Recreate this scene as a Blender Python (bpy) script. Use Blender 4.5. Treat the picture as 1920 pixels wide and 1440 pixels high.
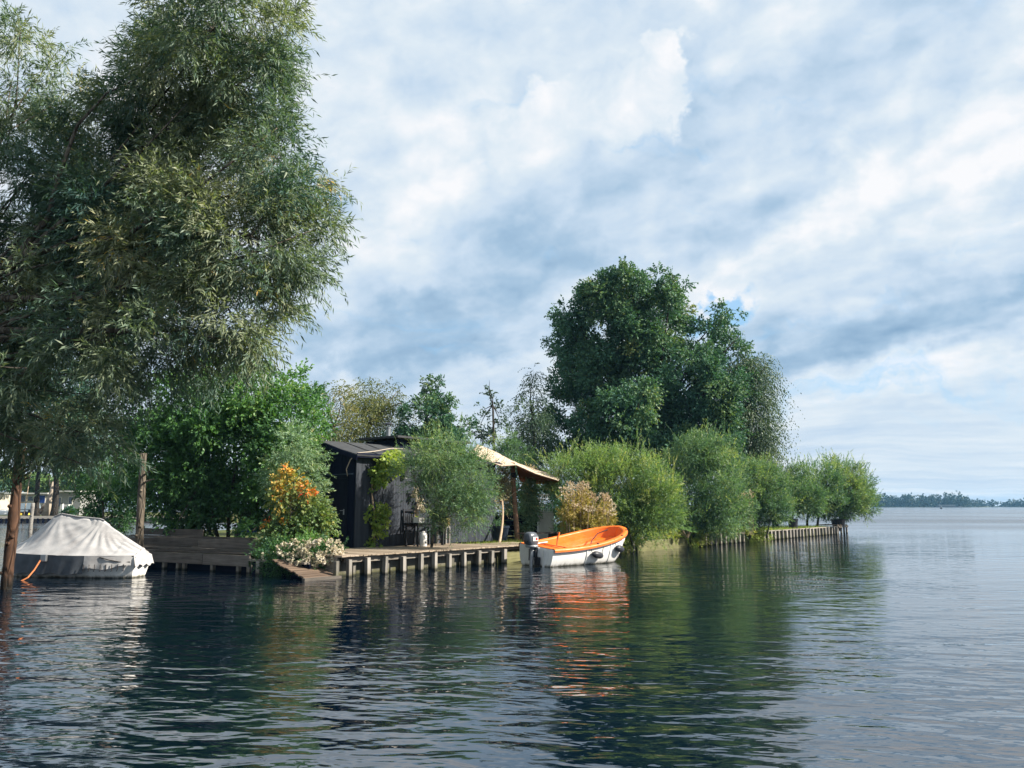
import bpy, math, random
import numpy as np
from mathutils import Vector, Matrix, Quaternion

for o in list(bpy.data.objects):
    bpy.data.objects.remove(o)
SC = bpy.context.scene
COL = SC.collection
R = math.radians
random.seed(7)

# ------------------------------------------------------------------ camera
CAM_H = 1.8
PITCH = R(8.6)
FPX = 1507.0                      # focal length in pixels of a 1920 px wide picture
cam_data = bpy.data.cameras.new('camera')
cam_data.sensor_width = 36.0
cam_data.lens = 36.0 * FPX / 1920.0
cam_data.clip_start = 0.05
cam_data.clip_end = 6000
cam = bpy.data.objects.new('camera', cam_data)
cam.location = (0, 0, CAM_H)
cam.rotation_euler = (R(90) + PITCH, 0, 0)
COL.objects.link(cam)
SC.camera = cam

SC.view_settings.view_transform = 'Standard'
SC.view_settings.look = 'None'
SC.view_settings.gamma = 1.0
SC.view_settings.use_curve_mapping = False
SC.view_settings.exposure = 1.1
SC.cycles.use_denoising = True
SC.cycles.max_bounces = 8
SC.cycles.diffuse_bounces = 4
SC.cycles.glossy_bounces = 3
SC.cycles.transmission_bounces = 4
SC.cycles.volume_bounces = 0
SC.cycles.transparent_max_bounces = 6
SC.cycles.caustics_reflective = False
SC.cycles.caustics_refractive = False
SC.cycles.sample_clamp_indirect = 6.0


def ray(px, py):
    a = (px - 960) / FPX
    b = -(py - 720) / FPX
    return Vector((a, math.cos(PITCH) - b * math.sin(PITCH), math.sin(PITCH) + b * math.cos(PITCH)))


def at(px, py, Y):
    """World point at depth Y that lies in the direction (px, py) of the survey photograph."""
    d = ray(px, py)
    t = Y / d.y
    return Vector((d.x * t, Y, CAM_H + d.z * t))


def on(px, py, z):
    d = ray(px, py)
    t = (z - CAM_H) / d.z
    return Vector((d.x * t, d.y * t, z))


# ------------------------------------------------------------------ node helper
class NG:
    def __init__(self, tree):
        self.t = tree
        self.n = tree.nodes
        self.l = tree.links

    def put(self, sock, v):
        if v is None:
            return
        if isinstance(v, bpy.types.NodeSocket):
            self.l.new(v, sock)
        elif isinstance(v, (tuple, list)) and len(v) == 3 and sock.type == 'RGBA':
            sock.default_value = (*v, 1)
        else:
            sock.default_value = v

    def node(self, kind, **kw):
        n = self.n.new(kind)
        for k, v in kw.items():
            setattr(n, k, v)
        return n

    def m(self, op, a, b=None, c=None, clamp=False):
        n = self.n.new('ShaderNodeMath')
        n.operation = op
        n.use_clamp = clamp
        self.put(n.inputs[0], a)
        self.put(n.inputs[1], b)
        self.put(n.inputs[2], c)
        return n.outputs[0]

    def v(self, op, a, b=None, scale=None):
        n = self.n.new('ShaderNodeVectorMath')
        n.operation = op
        self.put(n.inputs[0], a)
        self.put(n.inputs[1], b)
        if scale is not None:
            self.put(n.inputs['Scale'], scale)
        return n.outputs['Value'] if op in ('LENGTH', 'DOT_PRODUCT', 'DISTANCE') else n.outputs[0]

    def comb(self, x, y, z=0.0):
        n = self.n.new('ShaderNodeCombineXYZ')
        for i, q in enumerate((x, y, z)):
            self.put(n.inputs[i], q)
        return n.outputs[0]

    def sep(self, v):
        n = self.n.new('ShaderNodeSeparateXYZ')
        self.put(n.inputs[0], v)
        return n.outputs

    def noise(self, vec, scale, detail=3.0, rough=0.55, dist=0.0, out=0, dim='3D'):
        n = self.n.new('ShaderNodeTexNoise')
        n.noise_dimensions = dim
        self.put(n.inputs['Vector'], vec)
        self.put(n.inputs['Scale'], scale)
        n.inputs['Detail'].default_value = detail
        n.inputs['Roughness'].default_value = rough
        n.inputs['Distortion'].default_value = dist
        return n.outputs[out]

    def ramp(self, fac, stops, interp='LINEAR'):
        n = self.n.new('ShaderNodeValToRGB')
        n.color_ramp.interpolation = interp
        el = n.color_ramp.elements
        while len(el) < len(stops):
            el.new(0.5)
        for e, (p, c) in zip(el, stops):
            e.position = p
            e.color = (*c, 1) if len(c) == 3 else c
        self.put(n.inputs[0], fac)
        return n.outputs[0]

    def mix(self, fac, a, b, blend='MIX'):
        n = self.n.new('ShaderNodeMix')
        n.data_type = 'RGBA'
        n.blend_type = blend
        self.put(n.inputs[0], fac)
        self.put(n.inputs[6], a)
        self.put(n.inputs[7], b)
        return n.outputs[2]

    def smooth(self, x, lo, hi, a=0.0, b=1.0):
        n = self.n.new('ShaderNodeMapRange')
        n.interpolation_type = 'SMOOTHSTEP'
        self.put(n.inputs[0], x)
        n.inputs[1].default_value = lo
        n.inputs[2].default_value = hi
        n.inputs[3].default_value = a
        n.inputs[4].default_value = b
        return n.outputs[0]

    def lin(self, x, lo, hi, a=0.0, b=1.0):
        n = self.n.new('ShaderNodeMapRange')
        self.put(n.inputs[0], x)
        n.inputs[1].default_value = lo
        n.inputs[2].default_value = hi
        n.inputs[3].default_value = a
        n.inputs[4].default_value = b
        return n.outputs[0]


def srgb(r, g, b):
    f = lambda c: (c / 255 / 12.92) if c / 255 <= 0.04045 else ((c / 255 + 0.055) / 1.055) ** 2.4
    return (f(r), f(g), f(b))


# ------------------------------------------------------------------ sun and sky
SUN_EL = R(36)
SUN_AZ = R(96)                     # clockwise from +Y (the view direction): the sun stands to the right
sun_dir = Vector((math.sin(SUN_AZ) * math.cos(SUN_EL), math.cos(SUN_AZ) * math.cos(SUN_EL), math.sin(SUN_EL)))
sl = bpy.data.lights.new('sun', 'SUN')
sl.energy = 5.0
sl.angle = R(0.5)
sl.color = (1.0, 0.93, 0.82)
so = bpy.data.objects.new('sun', sl)
so.rotation_euler = sun_dir.to_track_quat('Z', 'Y').to_euler()
so.location = sun_dir * 60
COL.objects.link(so)

world = bpy.data.worlds.new('World')
SC.world = world
world.use_nodes = True
world.cycles.sampling_method = 'MANUAL'
world.cycles.sample_map_resolution = 512
g = NG(world.node_tree)
g.n.clear()
SKY_STRENGTH = 0.1
sky = g.node('ShaderNodeTexSky', sky_type='NISHITA')
sky.sun_disc = False
sky.sun_elevation = SUN_EL
sky.sun_rotation = SUN_AZ
sky.air_density = 1.0
sky.dust_density = 0.8
D = g.node('ShaderNodeTexCoord').outputs['Generated']
dx, dy, dz = g.sep(D)
az = g.m('ARCTAN2', dx, dy)
el = g.m('ARCSINE', dz)
# domain warp, so that every cloud edge is billowy
w1 = g.noise(D, 4.5, 4, 0.6, out=1)
w2 = g.noise(D, 16.0, 5, 0.62, out=1)
w3 = g.noise(D, 34.0, 4, 0.65, out=1)
warp = g.v('ADD', g.v('SCALE', g.v('SUBTRACT', w1, (0.5, 0.5, 0.5)), scale=0.22),
           g.v('SCALE', g.v('SUBTRACT', w2, (0.5, 0.5, 0.5)), scale=0.10))
wx, wy, wz = g.sep(warp)
azw = g.m('ADD', az, wx)
elw = g.m('ADD', el, g.m('MULTIPLY', wy, 0.8))


def blob(px, py, sx, sy, rot, weight):
    """a soft bank of cloud round one direction of the sky (sizes in pixels of 1507 per radian)"""
    d = ray(px, py).normalized()
    a0, e0 = math.atan2(d.x, d.y), math.asin(d.z)
    c, s = math.cos(R(rot)), math.sin(R(rot))
    u = g.m('SUBTRACT', azw, a0)
    w = g.m('SUBTRACT', elw, e0)
    p = g.m('MULTIPLY', g.m('ADD', g.m('MULTIPLY', u, c), g.m('MULTIPLY', w, s)), FPX / sx)
    q = g.m('MULTIPLY', g.m('SUBTRACT', g.m('MULTIPLY', w, c), g.m('MULTIPLY', u, s)), FPX / sy)
    r2 = g.m('ADD', g.m('MULTIPLY', p, p), g.m('MULTIPLY', q, q))
    return g.m('MULTIPLY', g.m('EXPONENT', g.m('MULTIPLY', r2, -1.0)), weight)


# the cloud deck: lanes of cumulus on a plane overhead, running away to the left horizon
inv = g.m('DIVIDE', 1.0, g.m('ADD', g.m('MAXIMUM', dz, 0.0), 0.20))
cu = g.m('MULTIPLY', g.m('ADD', dx, g.m('MULTIPLY', wx, 0.25)), inv)
cv = g.m('MULTIPLY', g.m('ADD', dy, g.m('MULTIPLY', wy, 0.25)), inv)
ca, sa = math.cos(R(-38)), math.sin(R(-38))
lane = g.m('ADD', g.m('MULTIPLY', cu, sa), g.m('MULTIPLY', cv, ca))
across = g.m('SUBTRACT', g.m('MULTIPLY', cu, ca), g.m('MULTIPLY', cv, sa))


def deck_noise(off, scale, detail, z):
    return g.noise(g.comb(g.m('MULTIPLY', g.m('ADD', across, off), 1.0), g.m('MULTIPLY', lane, 0.62), z), scale, detail, 0.54)


nA = deck_noise(0.0, 1.35, 8, 0.37)
nB = deck_noise(0.16, 1.35, 3, 0.37)
nC = deck_noise(0.0, 3.6, 7, 4.1)
nD = deck_noise(0.05, 3.6, 3, 4.1)
lit = g.m('ADD', g.m('MULTIPLY', g.m('SUBTRACT', nA, nB), 0.9), g.m('MULTIPLY', g.m('SUBTRACT', nC, nD), 0.75))
azc = g.m('ADD', az, g.m('MULTIPLY', wx, 0.4))
elc = g.m('ADD', el, g.m('MULTIPLY', wy, 0.35))
curl = g.noise(g.comb(azc, g.m('MULTIPLY', elc, 1.5), 3.1), 6.0, 6, 0.55)
curl2 = g.noise(g.comb(g.m('ADD', azc, 0.02), g.m('MULTIPLY', g.m('ADD', elc, 0.02), 1.5), 3.1), 6.0, 4, 0.55)
lit = g.m('ADD', lit, g.m('ADD', g.m('MULTIPLY', g.m('SUBTRACT', curl, curl2), 0.85), g.m('MULTIPLY', g.m('SUBTRACT', curl, 0.5), 0.16)))
field = g.m('ADD', 0.685, g.m('ADD', g.m('MULTIPLY', g.m('SUBTRACT', nA, 0.5), 0.62), g.m('MULTIPLY', lit, 1.08)))
BLOBS = [
    (830, 640, 420, 100, 12, -0.34), (1060, 440, 320, 60, 28, -0.14), (1500, 320, 260, 60, 34, -0.16),
    (1600, 640, 300, 70, 8, -0.28), (1850, 560, 260, 50, 18, -0.14), (1800, 110, 200, 45, 46, -0.10),
    (640, 230, 160, 130, 60, 0.06), (880, 180, 140, 90, 40, 0.08),
    (1480, 430, 250, 42, 22, 0.24), (1840, 345, 190, 45, 24, 0.22), (1650, 235, 150, 36, 46, 0.18), (1870, 215, 120, 55, 48, 0.14),
    (1450, 60, 220, 60, 25, 0.14), (620, 715, 38, 40, 0, 0.45), (930, 715, 150, 30, 8, 0.22),
    (1750, 690, 240, 34, 3, 0.22), (1500, 715, 150, 30, 0, 0.20), (1800, 745, 160, 18, 0, 0.2), (1150, 520, 200, 26, 18, 0.14), (1330, 560, 160, 22, 14, 0.18),
]
for b in BLOBS:
    field = g.m('ADD', field, blob(*b))
# one towering cumulus with a crisp, sunlit head and a grey foot
def tower(off):
    global azw
    keep = azw
    azw = g.m('ADD', azw, off)
    h = g.m('ADD', g.m('ADD', blob(1222, 160, 105, 80, 52, 1.0), blob(1110, 225, 150, 60, 30, 1.0)), blob(1010, 260, 80, 70, 40, 0.9))
    azw = keep
    return h


billow = g.m('ABSOLUTE', g.m('SUBTRACT', g.noise(D, 13.0, 5, 0.55, 0.3), 0.5))
head = g.m('ADD', tower(0.0), g.m('MULTIPLY', g.m('SUBTRACT', 0.10, billow), 1.0))
head = g.m('ADD', head, g.m('MULTIPLY', g.m('SUBTRACT', g.noise(D, 40.0, 4, 0.6), 0.5), 0.35))
topw = g.smooth(elw, math.asin(ray(1130, 330).normalized().z), math.asin(ray(1130, 200).normalized().z))
headm = g.m('MULTIPLY', g.m('MULTIPLY', g.smooth(head, 0.42, 0.62), topw), 0.95)
puff = g.noise(D, 15.0, 6, 0.6, 0.4)
inner = g.m('ADD', 0.80, g.m('ADD', g.m('MULTIPLY', g.m('SUBTRACT', puff, 0.5), 0.9), g.m('MULTIPLY', topw, 0.08)))
field = g.m('ADD', g.m('MULTIPLY', field, g.m('SUBTRACT', 1.0, headm)), g.m('MULTIPLY', inner, headm))
# low, far, layered banks towards the horizon
elq = g.m('ADD', el, g.m('MULTIPLY', wy, 0.10))
strat = g.noise(g.comb(g.m('MULTIPLY', az, 3.0), g.m('MULTIPLY', g.m('LOGARITHM', g.m('ADD', g.m('MAXIMUM', elq, 0.0), 0.03), 2.718), 4.5), 1.0), 1.5, 6, 0.58)
low = g.smooth(el, 0.20, 0.03)
lowf = g.m('ADD', 0.72, g.m('MULTIPLY', g.m('SUBTRACT', strat, 0.5), 0.95))
field = g.m('ADD', g.m('MULTIPLY', field, g.m('SUBTRACT', 1.0, low)), g.m('MULTIPLY', lowf, low))
cloud = g.ramp(field, [(0.08, srgb(134, 169, 201)), (0.36, srgb(168, 197, 223)), (0.60, srgb(202, 221, 240)),
                       (0.80, srgb(224, 236, 246)), (1.0, srgb(250, 251, 254))])
# holes where the blue shows
hole = g.noise(g.comb(azw, g.m('MULTIPLY', elw, 4.0), 8.4), 5.0, 5, 0.6)
hole = g.m('ADD', hole, g.m('ADD', blob(1365, 548, 110, 14, 8, 0.55), blob(1660, 715, 300, 40, 0, 0.20), blob(1000, 690, 140, 24, 10, .12)))
holem = g.smooth(hole, 0.56, 0.92)
lobeh = g.smooth(el, 0.0, 0.10)
clear = g.mix(0.75, sky.outputs[0], (0.75, 2.5, 4.3))
cl10 = g.v('SCALE', cloud, scale=1.0 / SKY_STRENGTH / 2 ** SC.view_settings.exposure)
final = g.mix(g.m('MULTIPLY', holem, 0.75), cl10, clear)
bg = g.node('ShaderNodeBackground')
g.put(bg.inputs[0], final)
bg.inputs[1].default_value = SKY_STRENGTH
wo = g.node('ShaderNodeOutputWorld')
g.l.new(bg.outputs[0], wo.inputs[0])


# ------------------------------------------------------------------ scene graph helpers
def tag(o, label=None, cat=None, group=None, kind=None):
    if label:
        o['label'] = label
    if cat:
        o['category'] = cat
    if group:
        o['group'] = group
    if kind:
        o['kind'] = kind
    return o


def thing(name, label, cat, loc, rz=0.0, group=None):
    o = bpy.data.objects.new(name, None)
    o.empty_display_size = 0.3
    COL.objects.link(o)
    o.location = loc
    o.rotation_euler = (0, 0, rz)
    return tag(o, label, cat, group)


def children(o):
    return [c for c in COL.objects if c.parent == o]


def copy_tree(o, parent=None):
    c = o.copy()
    COL.objects.link(c)
    if parent is not None:
        c.parent = parent
    for ch in children(o):
        copy_tree(ch, c)
    return c


class MB:
    """collects simple solids; build() links them as one mesh object"""

    def __init__(self, off=(0, 0, 0)):
        self.V = []
        self.F = []
        self.off = Vector(off)

    def add(self, vs, fs):
        k = len(self.V)
        self.V += [tuple(Vector(v) - self.off) for v in vs]
        self.F += [tuple(i + k for i in f) for f in fs]

    def box(self, c, s, rot=None, jit=0.0):
        c = Vector(c)
        vs = []
        for x in (-.5, .5):
            for y in (-.5, .5):
                for z in (-.5, .5):
                    p = Vector((x * s[0], y * s[1], z * s[2]))
                    if jit:
                        p += Vector((random.uniform(-jit, jit), random.uniform(-jit, jit), random.uniform(-jit, jit)))
                    if rot is not None:
                        p = rot @ p
                    vs.append(c + p)
        self.add(vs, [(0, 1, 3, 2), (4, 6, 7, 5), (0, 4, 5, 1), (2, 3, 7, 6), (0, 2, 6, 4), (1, 5, 7, 3)])
        return self

    def bar(self, p, q, w, t, up=(0, 0, 1)):
        p, q = Vector(p), Vector(q)
        a = (q - p)
        L = a.length
        a.normalize()
        u = Vector(up)
        s = a.cross(u)
        if s.length < 1e-4:
            s = a.cross(Vector((1, 0, 0)))
        s.normalize()
        u = s.cross(a).normalized()
        m = Matrix((a, s, u)).transposed()
        return self.box((p + q) / 2, (L, w, t), m)

    def tube(self, pts, rad, sides=8, caps=True):
        pts = [Vector(p) for p in pts]
        if not isinstance(rad, (list, tuple)):
            rad = [rad] * len(pts)
        vs, fs = [], []
        prev = None
        for i, p in enumerate(pts):
            a = (pts[min(i + 1, len(pts) - 1)] - pts[max(i - 1, 0)])
            if a.length < 1e-9:
                a = Vector((0, 0, 1))
            a.normalize()
            if prev is None:
                s = a.cross(Vector((0, 0, 1)))
                if s.length < 1e-3:
                    s = a.cross(Vector((1, 0, 0)))
            else:
                s = prev - a * prev.dot(a)
            s.normalize()
            prev = s
            t = a.cross(s)
            for k in range(sides):
                w = 2 * math.pi * k / sides
                vs.append(p + (s * math.cos(w) + t * math.sin(w)) * rad[i])
        for i in range(len(pts) - 1):
            for k in range(sides):
                k2 = (k + 1) % sides
                fs.append((i * sides + k, i * sides + k2, (i + 1) * sides + k2, (i + 1) * sides + k))
        if caps:
            fs.append(tuple(range(sides))[::-1])
            fs.append(tuple((len(pts) - 1) * sides + k for k in range(sides)))
        self.add(vs, fs)
        return self

    def lathe(self, prof, c=(0, 0, 0), sides=16, rot=None, sx=1.0):
        c = Vector(c)
        vs, fs = [], []
        for r_, z in prof:
            for k in range(sides):
                w = 2 * math.pi * k / sides
                p = Vector((r_ * math.cos(w) * sx, r_ * math.sin(w), z))
                if rot is not None:
                    p = rot @ p
                vs.append(c + p)
        for i in range(len(prof) - 1):
            for k in range(sides):
                k2 = (k + 1) % sides
                fs.append((i * sides + k, i * sides + k2, (i + 1) * sides + k2, (i + 1) * sides + k))
        fs.append(tuple(range(sides))[::-1])
        fs.append(tuple((len(prof) - 1) * sides + k for k in range(sides)))
        self.add(vs, fs)
        return self

    def prism(self, poly, z0, z1):
        n = len(poly)
        vs = [(x, y, z0) for x, y in poly] + [(x, y, z1) for x, y in poly]
        fs = [tuple(range(n))[::-1], tuple(range(n, 2 * n))]
        fs += [(i, (i + 1) % n, n + (i + 1) % n, n + i) for i in range(n)]
        self.add(vs, fs)
        return self

    def grid(self, P):
        """P[i][j] -> quads"""
        ni, nj = len(P), len(P[0])
        vs = [p for row in P for p in row]
        fs = [(i * nj + j, i * nj + j + 1, (i + 1) * nj + j + 1, (i + 1) * nj + j) for i in range(ni - 1) for j in range(nj - 1)]
        self.add(vs, fs)
        return self

    def build(self, name, mat, parent=None, smooth=False, bevel=0.0, thick=0.0, kind=None):
        me = bpy.data.meshes.new(name)
        me.from_pydata(self.V, [], self.F)
        me.update()
        if mat is not None:
            me.materials.append(mat)
        if smooth:
            me.polygons.foreach_set('use_smooth', [True] * len(me.polygons))
        o = bpy.data.objects.new(name, me)
        COL.objects.link(o)
        if parent is not None:
            o.parent = parent
        if thick:
            md = o.modifiers.new('solid', 'SOLIDIFY')
            md.thickness = thick
            md.offset = 0
        if bevel:
            md = o.modifiers.new('bevel', 'BEVEL')
            md.width = bevel
            md.segments = 1
            md.limit_method = 'ANGLE'
        if kind:
            o['kind'] = kind
        return o


def plank(name, p, q, w, t, mat, parent, up=(0, 0, 1), jit=0.004):
    """a board of its own, its own x axis along the grain; p, q in the parent's space"""
    p, q = Vector(p), Vector(q)
    a = q - p
    L = a.length
    a.normalize()
    u = Vector(up)
    s = a.cross(u)
    if s.length < 1e-4:
        s = a.cross(Vector((1, 0, 0)))
    s.normalize()
    u = s.cross(a).normalized()
    b = MB()
    b.box((0, 0, 0), (L, w, t), jit=jit)
    o = b.build(name, mat, parent)
    o.location = (p + q) / 2
    o.rotation_mode = 'QUATERNION'
    o.rotation_quaternion = Matrix((a, s, u)).transposed().to_quaternion()
    return o


# ------------------------------------------------------------------ materials
def new_mat(name):
    m = bpy.data.materials.new(name)
    m.use_nodes = True
    q = NG(m.node_tree)
    q.n.clear()
    out = q.node('ShaderNodeOutputMaterial')
    return m, q, out


def principled(q, out, col, rough=0.6, spec=0.3, normal=None, metal=0.0):
    b = q.node('ShaderNodeBsdfPrincipled')
    q.put(b.inputs['Base Color'], col)
    q.put(b.inputs['Roughness'], rough)
    q.put(b.inputs['Metallic'], metal)
    b.inputs['Specular IOR Level'].default_value = spec
    if normal is not None:
        q.l.new(normal, b.inputs['Normal'])
    q.l.new(b.outputs[0], out.inputs[0])
    return b


def bump(q, h, strength=0.3, dist=0.02):
    n = q.node('ShaderNodeBump')
    n.inputs['Strength'].default_value = strength
    n.inputs['Distance'].default_value = dist
    q.l.new(h, n.inputs['Height'])
    return n.outputs[0]


def mat_plain(name, c1, c2=None, scale=6.0, rough=0.6, spec=0.3, bmp=0.15, metal=0.0, stretch=(1, 1, 1), detail=5):
    m, q, out = new_mat(name)
    c2 = c2 or tuple(x * 0.75 for x in c1)
    co = q.node('ShaderNodeTexCoord').outputs['Object']
    co = q.v('MULTIPLY', co, stretch)
    n = q.noise(co, scale, detail, 0.6)
    col = q.ramp(n, [(0.3, c2), (0.7, c1)])
    principled(q, out, col, q.lin(n, 0, 1, min(1, rough + .1), max(0.05, rough - .1)), spec, bump(q, n, bmp, 0.02), metal)
    return m


def mat_wood(name, c_dark, c_light, grain=1.0, rough=0.8, algae=None, algae_z=0.3, bmp=0.5, spec=0.2):
    """weathered wood, grain along the board's own x; optionally green growth near the water line (world z)"""
    m, q, out = new_mat(name)
    tc = q.node('ShaderNodeTexCoord')
    rnd = q.node('ShaderNodeObjectInfo').outputs['Random']
    co = q.v('ADD', q.v('MULTIPLY', tc.outputs['Object'], (1.2 * grain, 22 * grain, 22 * grain)), q.comb(q.m('MULTIPLY', rnd, 37.0), q.m('MULTIPLY', rnd, 91.0), 0))
    n = q.noise(co, 1.0, 6, 0.65, 0.4)
    n2 = q.noise(q.v('ADD', tc.outputs['Object'], q.comb(q.m('MULTIPLY', rnd, 13.0), 0, 0)), 2.3, 4, 0.6)
    f = q.m('ADD', q.m('MULTIPLY', n, 0.7), q.m('MULTIPLY', n2, 0.3))
    f = q.m('ADD', f, q.m('MULTIPLY', q.m('SUBTRACT', rnd, 0.5), 0.22))
    col = q.ramp(f, [(0.30, c_dark), (0.52, tuple((a + b) / 2 for a, b in zip(c_dark, c_light))), (0.72, c_light)])
    if algae:
        pz = q.sep(q.node('ShaderNodeNewGeometry').outputs['Position'])[2]
        nz = q.m('ADD', pz, q.m('MULTIPLY', q.m('SUBTRACT', n2, 0.5), 0.5))
        col = q.mix(q.smooth(nz, algae_z, algae_z - 0.25, 0, 0.85), col, algae)
        col = q.mix(q.smooth(pz, 0.07, 0.02, 0, 0.8), col, (0.012, 0.014, 0.012))
    principled(q, out, col, rough, spec, bump(q, n, bmp, 0.008))
    return m


def mat_bark(name, c_dark, c_light, scale=9.0, wet=False):
    """furrowed bark on upright stems, flaking patches, optional wet dark foot"""
    m, q, out = new_mat(name)
    co = q.node('ShaderNodeTexCoord').outputs['Object']
    n = q.noise(q.v('MULTIPLY', co, (scale, scale, scale * .28)), 1.0, 6, 0.65, 0.8)
    n2 = q.noise(co, 1.7, 4, 0.6, 0.5)
    v = q.node('ShaderNodeTexVoronoi', feature='DISTANCE_TO_EDGE')
    q.put(v.inputs['Vector'], q.v('MULTIPLY', co, (scale * .8, scale * .8, scale * .2)))
    v.inputs['Scale'].default_value = 1.0
    crack = q.smooth(v.outputs['Distance'], 0.0, 0.12)
    f = q.m('ADD', q.m('MULTIPLY', n, 0.6), q.m('MULTIPLY', n2, 0.4))
    col = q.ramp(f, [(0.34, c_dark), (0.5, tuple((a + b) / 2.2 for a, b in zip(c_dark, c_light))), (0.64, c_light)])
    col = q.mix(q.m('MULTIPLY', q.m('SUBTRACT', 1.0, crack), 0.75), col, tuple(c * .5 for c in c_dark))
    if wet:
        pz = q.sep(q.node('ShaderNodeNewGeometry').outputs['Position'])[2]
        h = q.m('ADD', pz, q.m('MULTIPLY', q.m('SUBTRACT', n2, .5), .5))
        col = q.mix(q.smooth(h, .45, .12, 0, .85), col, (0.012, 0.012, 0.010))
    hgt = q.m('ADD', q.m('MULTIPLY', n, .5), q.m('MULTIPLY', crack, .6))
    principled(q, out, col, 0.9, 0.15, bump(q, hgt, 1.0, 0.03))
    return m


def mat_leaf(name, stops, trans=0.35, rough=0.5, spec=0.25, tcol=None, gain=2.15):
    """leaf blades: colour by tint, set per clump (low ones mostly darker) and varied per leaf; light passes through"""
    m, q, out = new_mat(name)
    a = q.node('ShaderNodeAttribute', attribute_name='tint')
    col = q.ramp(a.outputs['Fac'], [(p_, tuple(min(.8, c_ * gain) for c_ in cc_)) for p_, cc_ in stops])
    b = q.node('ShaderNodeBsdfPrincipled')
    q.put(b.inputs['Base Color'], col)
    b.inputs['Roughness'].default_value = rough
    b.inputs['Specular IOR Level'].default_value = spec
    t = q.node('ShaderNodeBsdfTranslucent')
    q.put(t.inputs[0], q.mix(1.0, col, tcol or (1.35, 1.5, 0.55), 'MULTIPLY'))
    mx = q.node('ShaderNodeMixShader')
    mx.inputs[0].default_value = trans
    q.l.new(b.outputs[0], mx.inputs[1])
    q.l.new(t.outputs[0], mx.inputs[2])
    q.l.new(mx.outputs[0], out.inputs[0])
    return m


# ------------------------------------------------------------------ foliage
RNG = np.random.default_rng(11)


def unit(v):
    return v / np.maximum(np.linalg.norm(v, axis=1, keepdims=True), 1e-9)


def rand_dir(n):
    return unit(RNG.normal(size=(n, 3)))


def quads_object(name, Q, tint, mat, parent=None, off=(0, 0, 0), kind=None):
    """Q (n,4,3) blades -> one mesh with a per-blade tint"""
    n = len(Q)
    me = bpy.data.meshes.new(name)
    me.vertices.add(4 * n)
    me.vertices.foreach_set('co', (Q - np.array(off)).astype(np.float32).ravel())
    me.loops.add(4 * n)
    me.loops.foreach_set('vertex_index', np.arange(4 * n, dtype=np.int32))
    me.polygons.add(n)
    me.polygons.foreach_set('loop_start', np.arange(0, 4 * n, 4, dtype=np.int32))
    me.attributes.new('tint', 'FLOAT', 'FACE').data.foreach_set('value', np.clip(tint, 0, 1).astype(np.float32))
    me.update()
    me.materials.append(mat)
    o = bpy.data.objects.new(name, me)
    COL.objects.link(o)
    if parent is not None:
        o.parent = parent
    if kind:
        o['kind'] = kind
    return o


def blades(pos, axis, nrm, length, width, fold=0.12, belly=0.42):
    b = unit(np.cross(axis, nrm))
    nn = np.cross(b, axis)
    L = length[:, None]
    W = width[:, None]
    Q = np.empty((len(pos), 4, 3))
    Q[:, 0] = pos
    Q[:, 1] = pos + axis * L * belly + b * W * .5 + nn * W * fold
    Q[:, 2] = pos + axis * L - nn * L * .10
    Q[:, 3] = pos + axis * L * belly - b * W * .5 + nn * W * fold
    return Q


def leaves(clumps, n, length, width, per_twig=7, twig=0.4, up=0.0, droop=0.0, leafdroop=0.3, out=0.7, rnd=0.7,
           per_sub=120, subr=(.22, .42), fill=0.45, spread=0.8, rosette=.7, tint_sub=0.14, tint_leaf=0.10, upn=0.5, belly=0.42):
    """clumps: rows (x,y,z, rx,ry,rz, tint). Returns blades, tints and the sprays' (clump centre, spray centre) pairs."""
    C = np.array(clumps, float)
    area = (C[:, 3] * C[:, 5] + C[:, 3] * C[:, 4] + C[:, 4] * C[:, 5])
    S = max(len(C), int(n / per_sub))
    k = RNG.choice(len(C), S, p=area ** .85 / (area ** .85).sum())
    k[:len(C)] = np.arange(len(C))
    d = rand_dir(S)
    r = fill + (1.16 - fill) * RNG.random(S) ** 0.75
    sc = C[k, :3] + d * r[:, None] * C[k, 3:6]
    sr = C[k, 3:6].mean(1) * RNG.uniform(*subr, S)
    st = np.clip(C[k, 6] + RNG.normal(0, tint_sub, S), .05, .86)
    T = int(n / per_twig)
    w = sr ** 1.6
    j = RNG.choice(S, T, p=w / w.sum())
    o = sc[j] + rand_dir(T) * (RNG.random(T) ** .45 * sr[j])[:, None]
    cd = unit((o - C[k[j], :3]) / C[k[j], 3:6])
    rd = unit((o - sc[j]) / sr[j][:, None] + 1e-6)
    td = unit(cd * out + rd * rosette + rand_dir(T) * rnd + np.array([0, 0, up]))
    L = twig * RNG.uniform(.6, 1.3, T)
    m = per_twig
    t = np.tile((np.arange(m) + .5) / m, T)
    o2 = np.repeat(o, m, 0)
    td2 = np.repeat(td, m, 0)
    L2 = np.repeat(L, m)
    pos = o2 + td2 * (t * L2)[:, None]
    pos[:, 2] -= droop * t ** 2 * L2
    tang = td2.copy()
    tang[:, 2] -= 2 * droop * t
    tang = unit(tang)
    side = unit(np.cross(tang, rand_dir(len(tang))))
    ax = unit(tang + side * spread + np.array([0, 0, -leafdroop]))
    nr = unit(rand_dir(len(ax)) + np.array([0, 0, upn]))
    s = RNG.uniform(.65, 1.2, len(ax))
    Q = blades(pos, ax, nr, length * s, width * s * RNG.uniform(.8, 1.2, len(ax)), belly=belly)
    tint = np.repeat(st[j], m) + RNG.normal(0, tint_leaf, len(ax))
    return Q, tint, [(Vector(C[k[i], :3]), Vector(sc[i])) for i in range(S)]


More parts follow.
